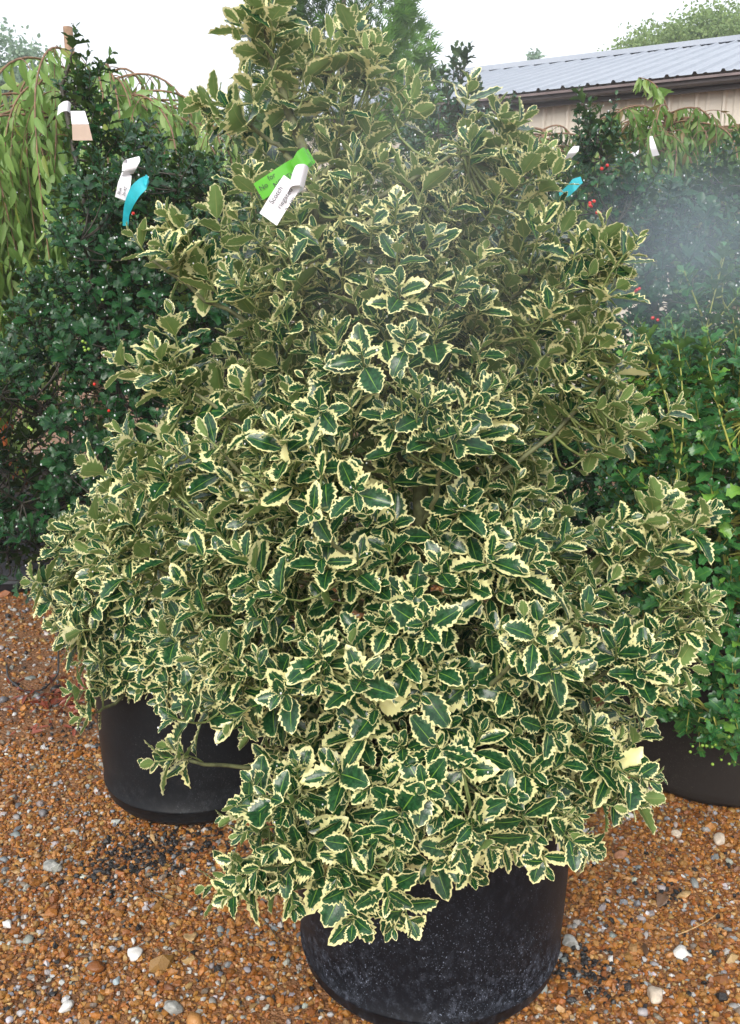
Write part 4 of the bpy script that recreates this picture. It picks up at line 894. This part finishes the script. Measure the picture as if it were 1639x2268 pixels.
# ------------------------------------------------------------------ shed
e = np.array([-0.874, 0.486, 0]); nn_ = np.array([0.486, 0.874, 0]); E0 = np.array([3.1, 8.3, 3.2]); W = 5.0; RISE = 1.34
k0, k1 = -7.0, 5.3
def B(k, s, z): return E0 * np.array([1, 1, 0]) + e * k + nn_ * s + np.array([0, 0, z])
rt = thing('metal_roof_shed', 'beige ribbed metal shed with grey metal roof and brown gutter, upper right', 'building', tuple(B(0, W, 0)))
def corr(name, k0, k1, f, rib, rh, mat, parent, segs=1):
    """ribbed sheet: f(k, s, h) -> point, s in 0..1"""
    ks = []; k = k0
    while k < k1:
        for dk_, h in ((0, 0), (0.10 * 1, 0), (0.115, 0.35), (0.125, 0.35), (0.14, 0), (rib - 0.045, 0), (rib - 0.03, 1), (rib - 0.012, 1)): 
            ks.append((k + dk_ * (rib / 0.23 if dk_ < 0.15 else 1), h * rh))
        k += rib
    ks = [(min(a, k1), h) for a, h in ks]
    V = np.array([f(a, s, h) for s in np.linspace(0, 1, segs + 1) for a, h in ks]); n = len(ks)
    Fc = np.array([(r * n + i, r * n + i + 1, (r + 1) * n + i + 1, (r + 1) * n + i) for r in range(segs) for i in range(n - 1)])
    return link(name, mesh_np(name, V, Fc, smooth=False), mat, parent)
up_ = norm(np.cross(e, nn_ * W + np.array([0, 0, RISE]))); up_ = up_ if up_[2] > 0 else -up_
t = NT('grey_metal_roof'); n = t.noise(t.pos(), 1.3, 4, 0.6)
t.l.new(t.mix(n, (0.29, 0.32, 0.37), (0.38, 0.41, 0.46)), t.b.inputs['Base Color']); t.b.inputs['Specular IOR Level'].default_value = 0.12; t.b.inputs['Roughness'].default_value = 0.6; M['roof'] = t.m
M['wall'] = simple('beige_wall_panel', (0.56, 0.51, 0.44), 0.6, nscale=1.2, var=0.08)
M['brown'] = simple('brown_gutter', (0.030, 0.017, 0.018), 0.4, nscale=3, var=0.2)
M['lip'] = simple('worn_gutter_lip', (0.14, 0.105, 0.105), 0.4, nscale=9, var=0.25)
corr('roof', k0, k1, lambda k, s, h: B(k, -0.10 + s * (W + 0.10), 3.22 - 0.10 * RISE / W + s * (RISE + 0.03)) + up_ * h, 0.23, 0.022, M['roof'], rt)
corr('roof', k0, k1, lambda k, s, h: B(k, W + s * W, 3.22 + RISE - s * RISE) + up_ * h, 0.23, 0.022, M['roof'], rt)
def box(name, k0_, k1_, s0_, s1_, z0, z1, mat, parent):
    V = np.array([B(k, s, z) for k in (k0_, k1_) for s in (s0_, s1_) for z in (z0, z1)])
    Fc = np.array([(0, 1, 3, 2), (4, 6, 7, 5), (0, 4, 5, 1), (2, 3, 7, 6), (0, 2, 6, 4), (1, 5, 7, 3)]); return link(name, mesh_np(name, V, Fc, smooth=False), mat, parent)
def prism(name, k0_, k1_, prof, mat, parent):
    n = len(prof); V = np.array([B(k, s, z) for k in (k0_, k1_) for s, z in prof])
    Fc = np.array([(i, (i + 1) % n, n + (i + 1) % n, n + i) for i in range(n)])
    return link(name, mesh_np(name, V, Fc, smooth=False), mat, parent)
box('ridge_cap', k0 - 0.05, k1 + 0.05, W - 0.15, W + 0.15, 3.22 + RISE - 0.015, 3.22 + RISE + 0.05, M['roof'], rt)
prism('gutter', k0, k1, [(-0.02, 3.17), (-0.02, 3.105), (-0.09, 3.10), (-0.12, 3.115), (-0.12, 3.15), (-0.135, 3.16), (-0.13, 3.165), (-0.11, 3.16), (-0.11, 3.12), (-0.09, 3.11), (-0.03, 3.115), (-0.03, 3.17)], M['brown'], rt)
box('gutter_lip', k0, k1, -0.150, -0.136, 3.145, 3.165, M['lip'], rt)
box('fascia', k0, k1, -0.018, 0.012, 3.065, 3.185, M['brown'], rt)
box('soffit', k0, k1, 0.014, 0.08, 3.10, 3.12, M['brown'], rt)
corr('wall', k0, k1 - 0.1, lambda k, s, h: B(k, 0.10 - h, s * 3.095), 0.23, 0.028, M['wall'], rt)
box('end_wall', k1 - 0.12, k1 - 0.08, 0.34, 2 * W - 0.3, 0, 3.1, M['wall'], rt)
V = np.array([B(k1 - 0.1, 0.3, 3.1), B(k1 - 0.1, 2 * W - 0.3, 3.1), B(k1 - 0.1, W, 3.15 + RISE)]); link('gable', mesh_np('gable', V, np.array([(0, 1, 2)]), smooth=False), M['wall'], rt).modifiers.new('t', 'SOLIDIFY').thickness = 0.03
box('rake_trim', k1 - 0.02, k1 + 0.02, 0.0, 0.12, 3.0, 3.2, M['brown'], rt)
box('wall_vent', -0.62, -0.30, 0.03, 0.085, 2.60, 2.72, M['white'], rt)

# ------------------------------------------------------------------ added mist volumes for veils like wet-lens smears
def mist(u, v, D, r, dens, lab, col=(0.85, 0.92, 1.0)):
    V0, F0 = I3; p = P(u, v, D)
    o = bpy.data.objects.new('mist', mesh_np('mist', V0, F0)); COL.objects.link(o); o.location = p; o.scale = r
    t = NT('mist_' + str(u)); t.n.remove(t.b)
    pv = t.node('ShaderNodeVolumePrincipled'); pv.inputs['Color'].default_value = (*col, 1); pv.inputs['Anisotropy'].default_value = 0.3
    gr = t.node('ShaderNodeTexGradient', gradient_type='SPHERICAL'); tc = t.node('ShaderNodeTexCoord'); t.l.new(tc.outputs['Object'], gr.inputs[0])
    t.l.new(t.math('MULTIPLY', t.math('POWER', gr.outputs['Fac'], 1.6), dens), pv.inputs['Density'])
    t.l.new(pv.outputs[0], t.out.inputs['Volume']); o.data.materials.append(t.m)
    tag(o, lab, 'mist', kind='stuff')
mist(1540, 560, 2.35, (0.42, 0.25, 0.34), 2.6, 'pale puff of added mist in front of the dark hollies at right', (0.75, 0.88, 1.0))
mist(930, 420, 1.10, (0.30, 0.16, 0.38), 0.75, 'thin veil of added mist before the upper part of the variegated holly')

# ------------------------------------------------------------------ damp air
V = np.array([(x, y, z) for x in (-75, 75) for y in (-75, 75) for z in (-1, 14)], float)
t = NT('damp_air'); t.n.remove(t.b); pv = t.node('ShaderNodeVolumePrincipled'); pv.inputs['Color'].default_value = (0.88, 0.94, 1.0, 1); pv.inputs['Density'].default_value = 0.003
t.l.new(pv.outputs[0], t.out.inputs['Volume'])
hz = link('haze', mesh_np('haze', V, np.array([(0, 1, 3, 2), (4, 6, 7, 5), (0, 4, 5, 1), (2, 3, 7, 6), (0, 2, 6, 4), (1, 5, 7, 3)]), smooth=False), t.m)
tag(hz, 'thin damp air over the whole yard', 'haze', kind='stuff')
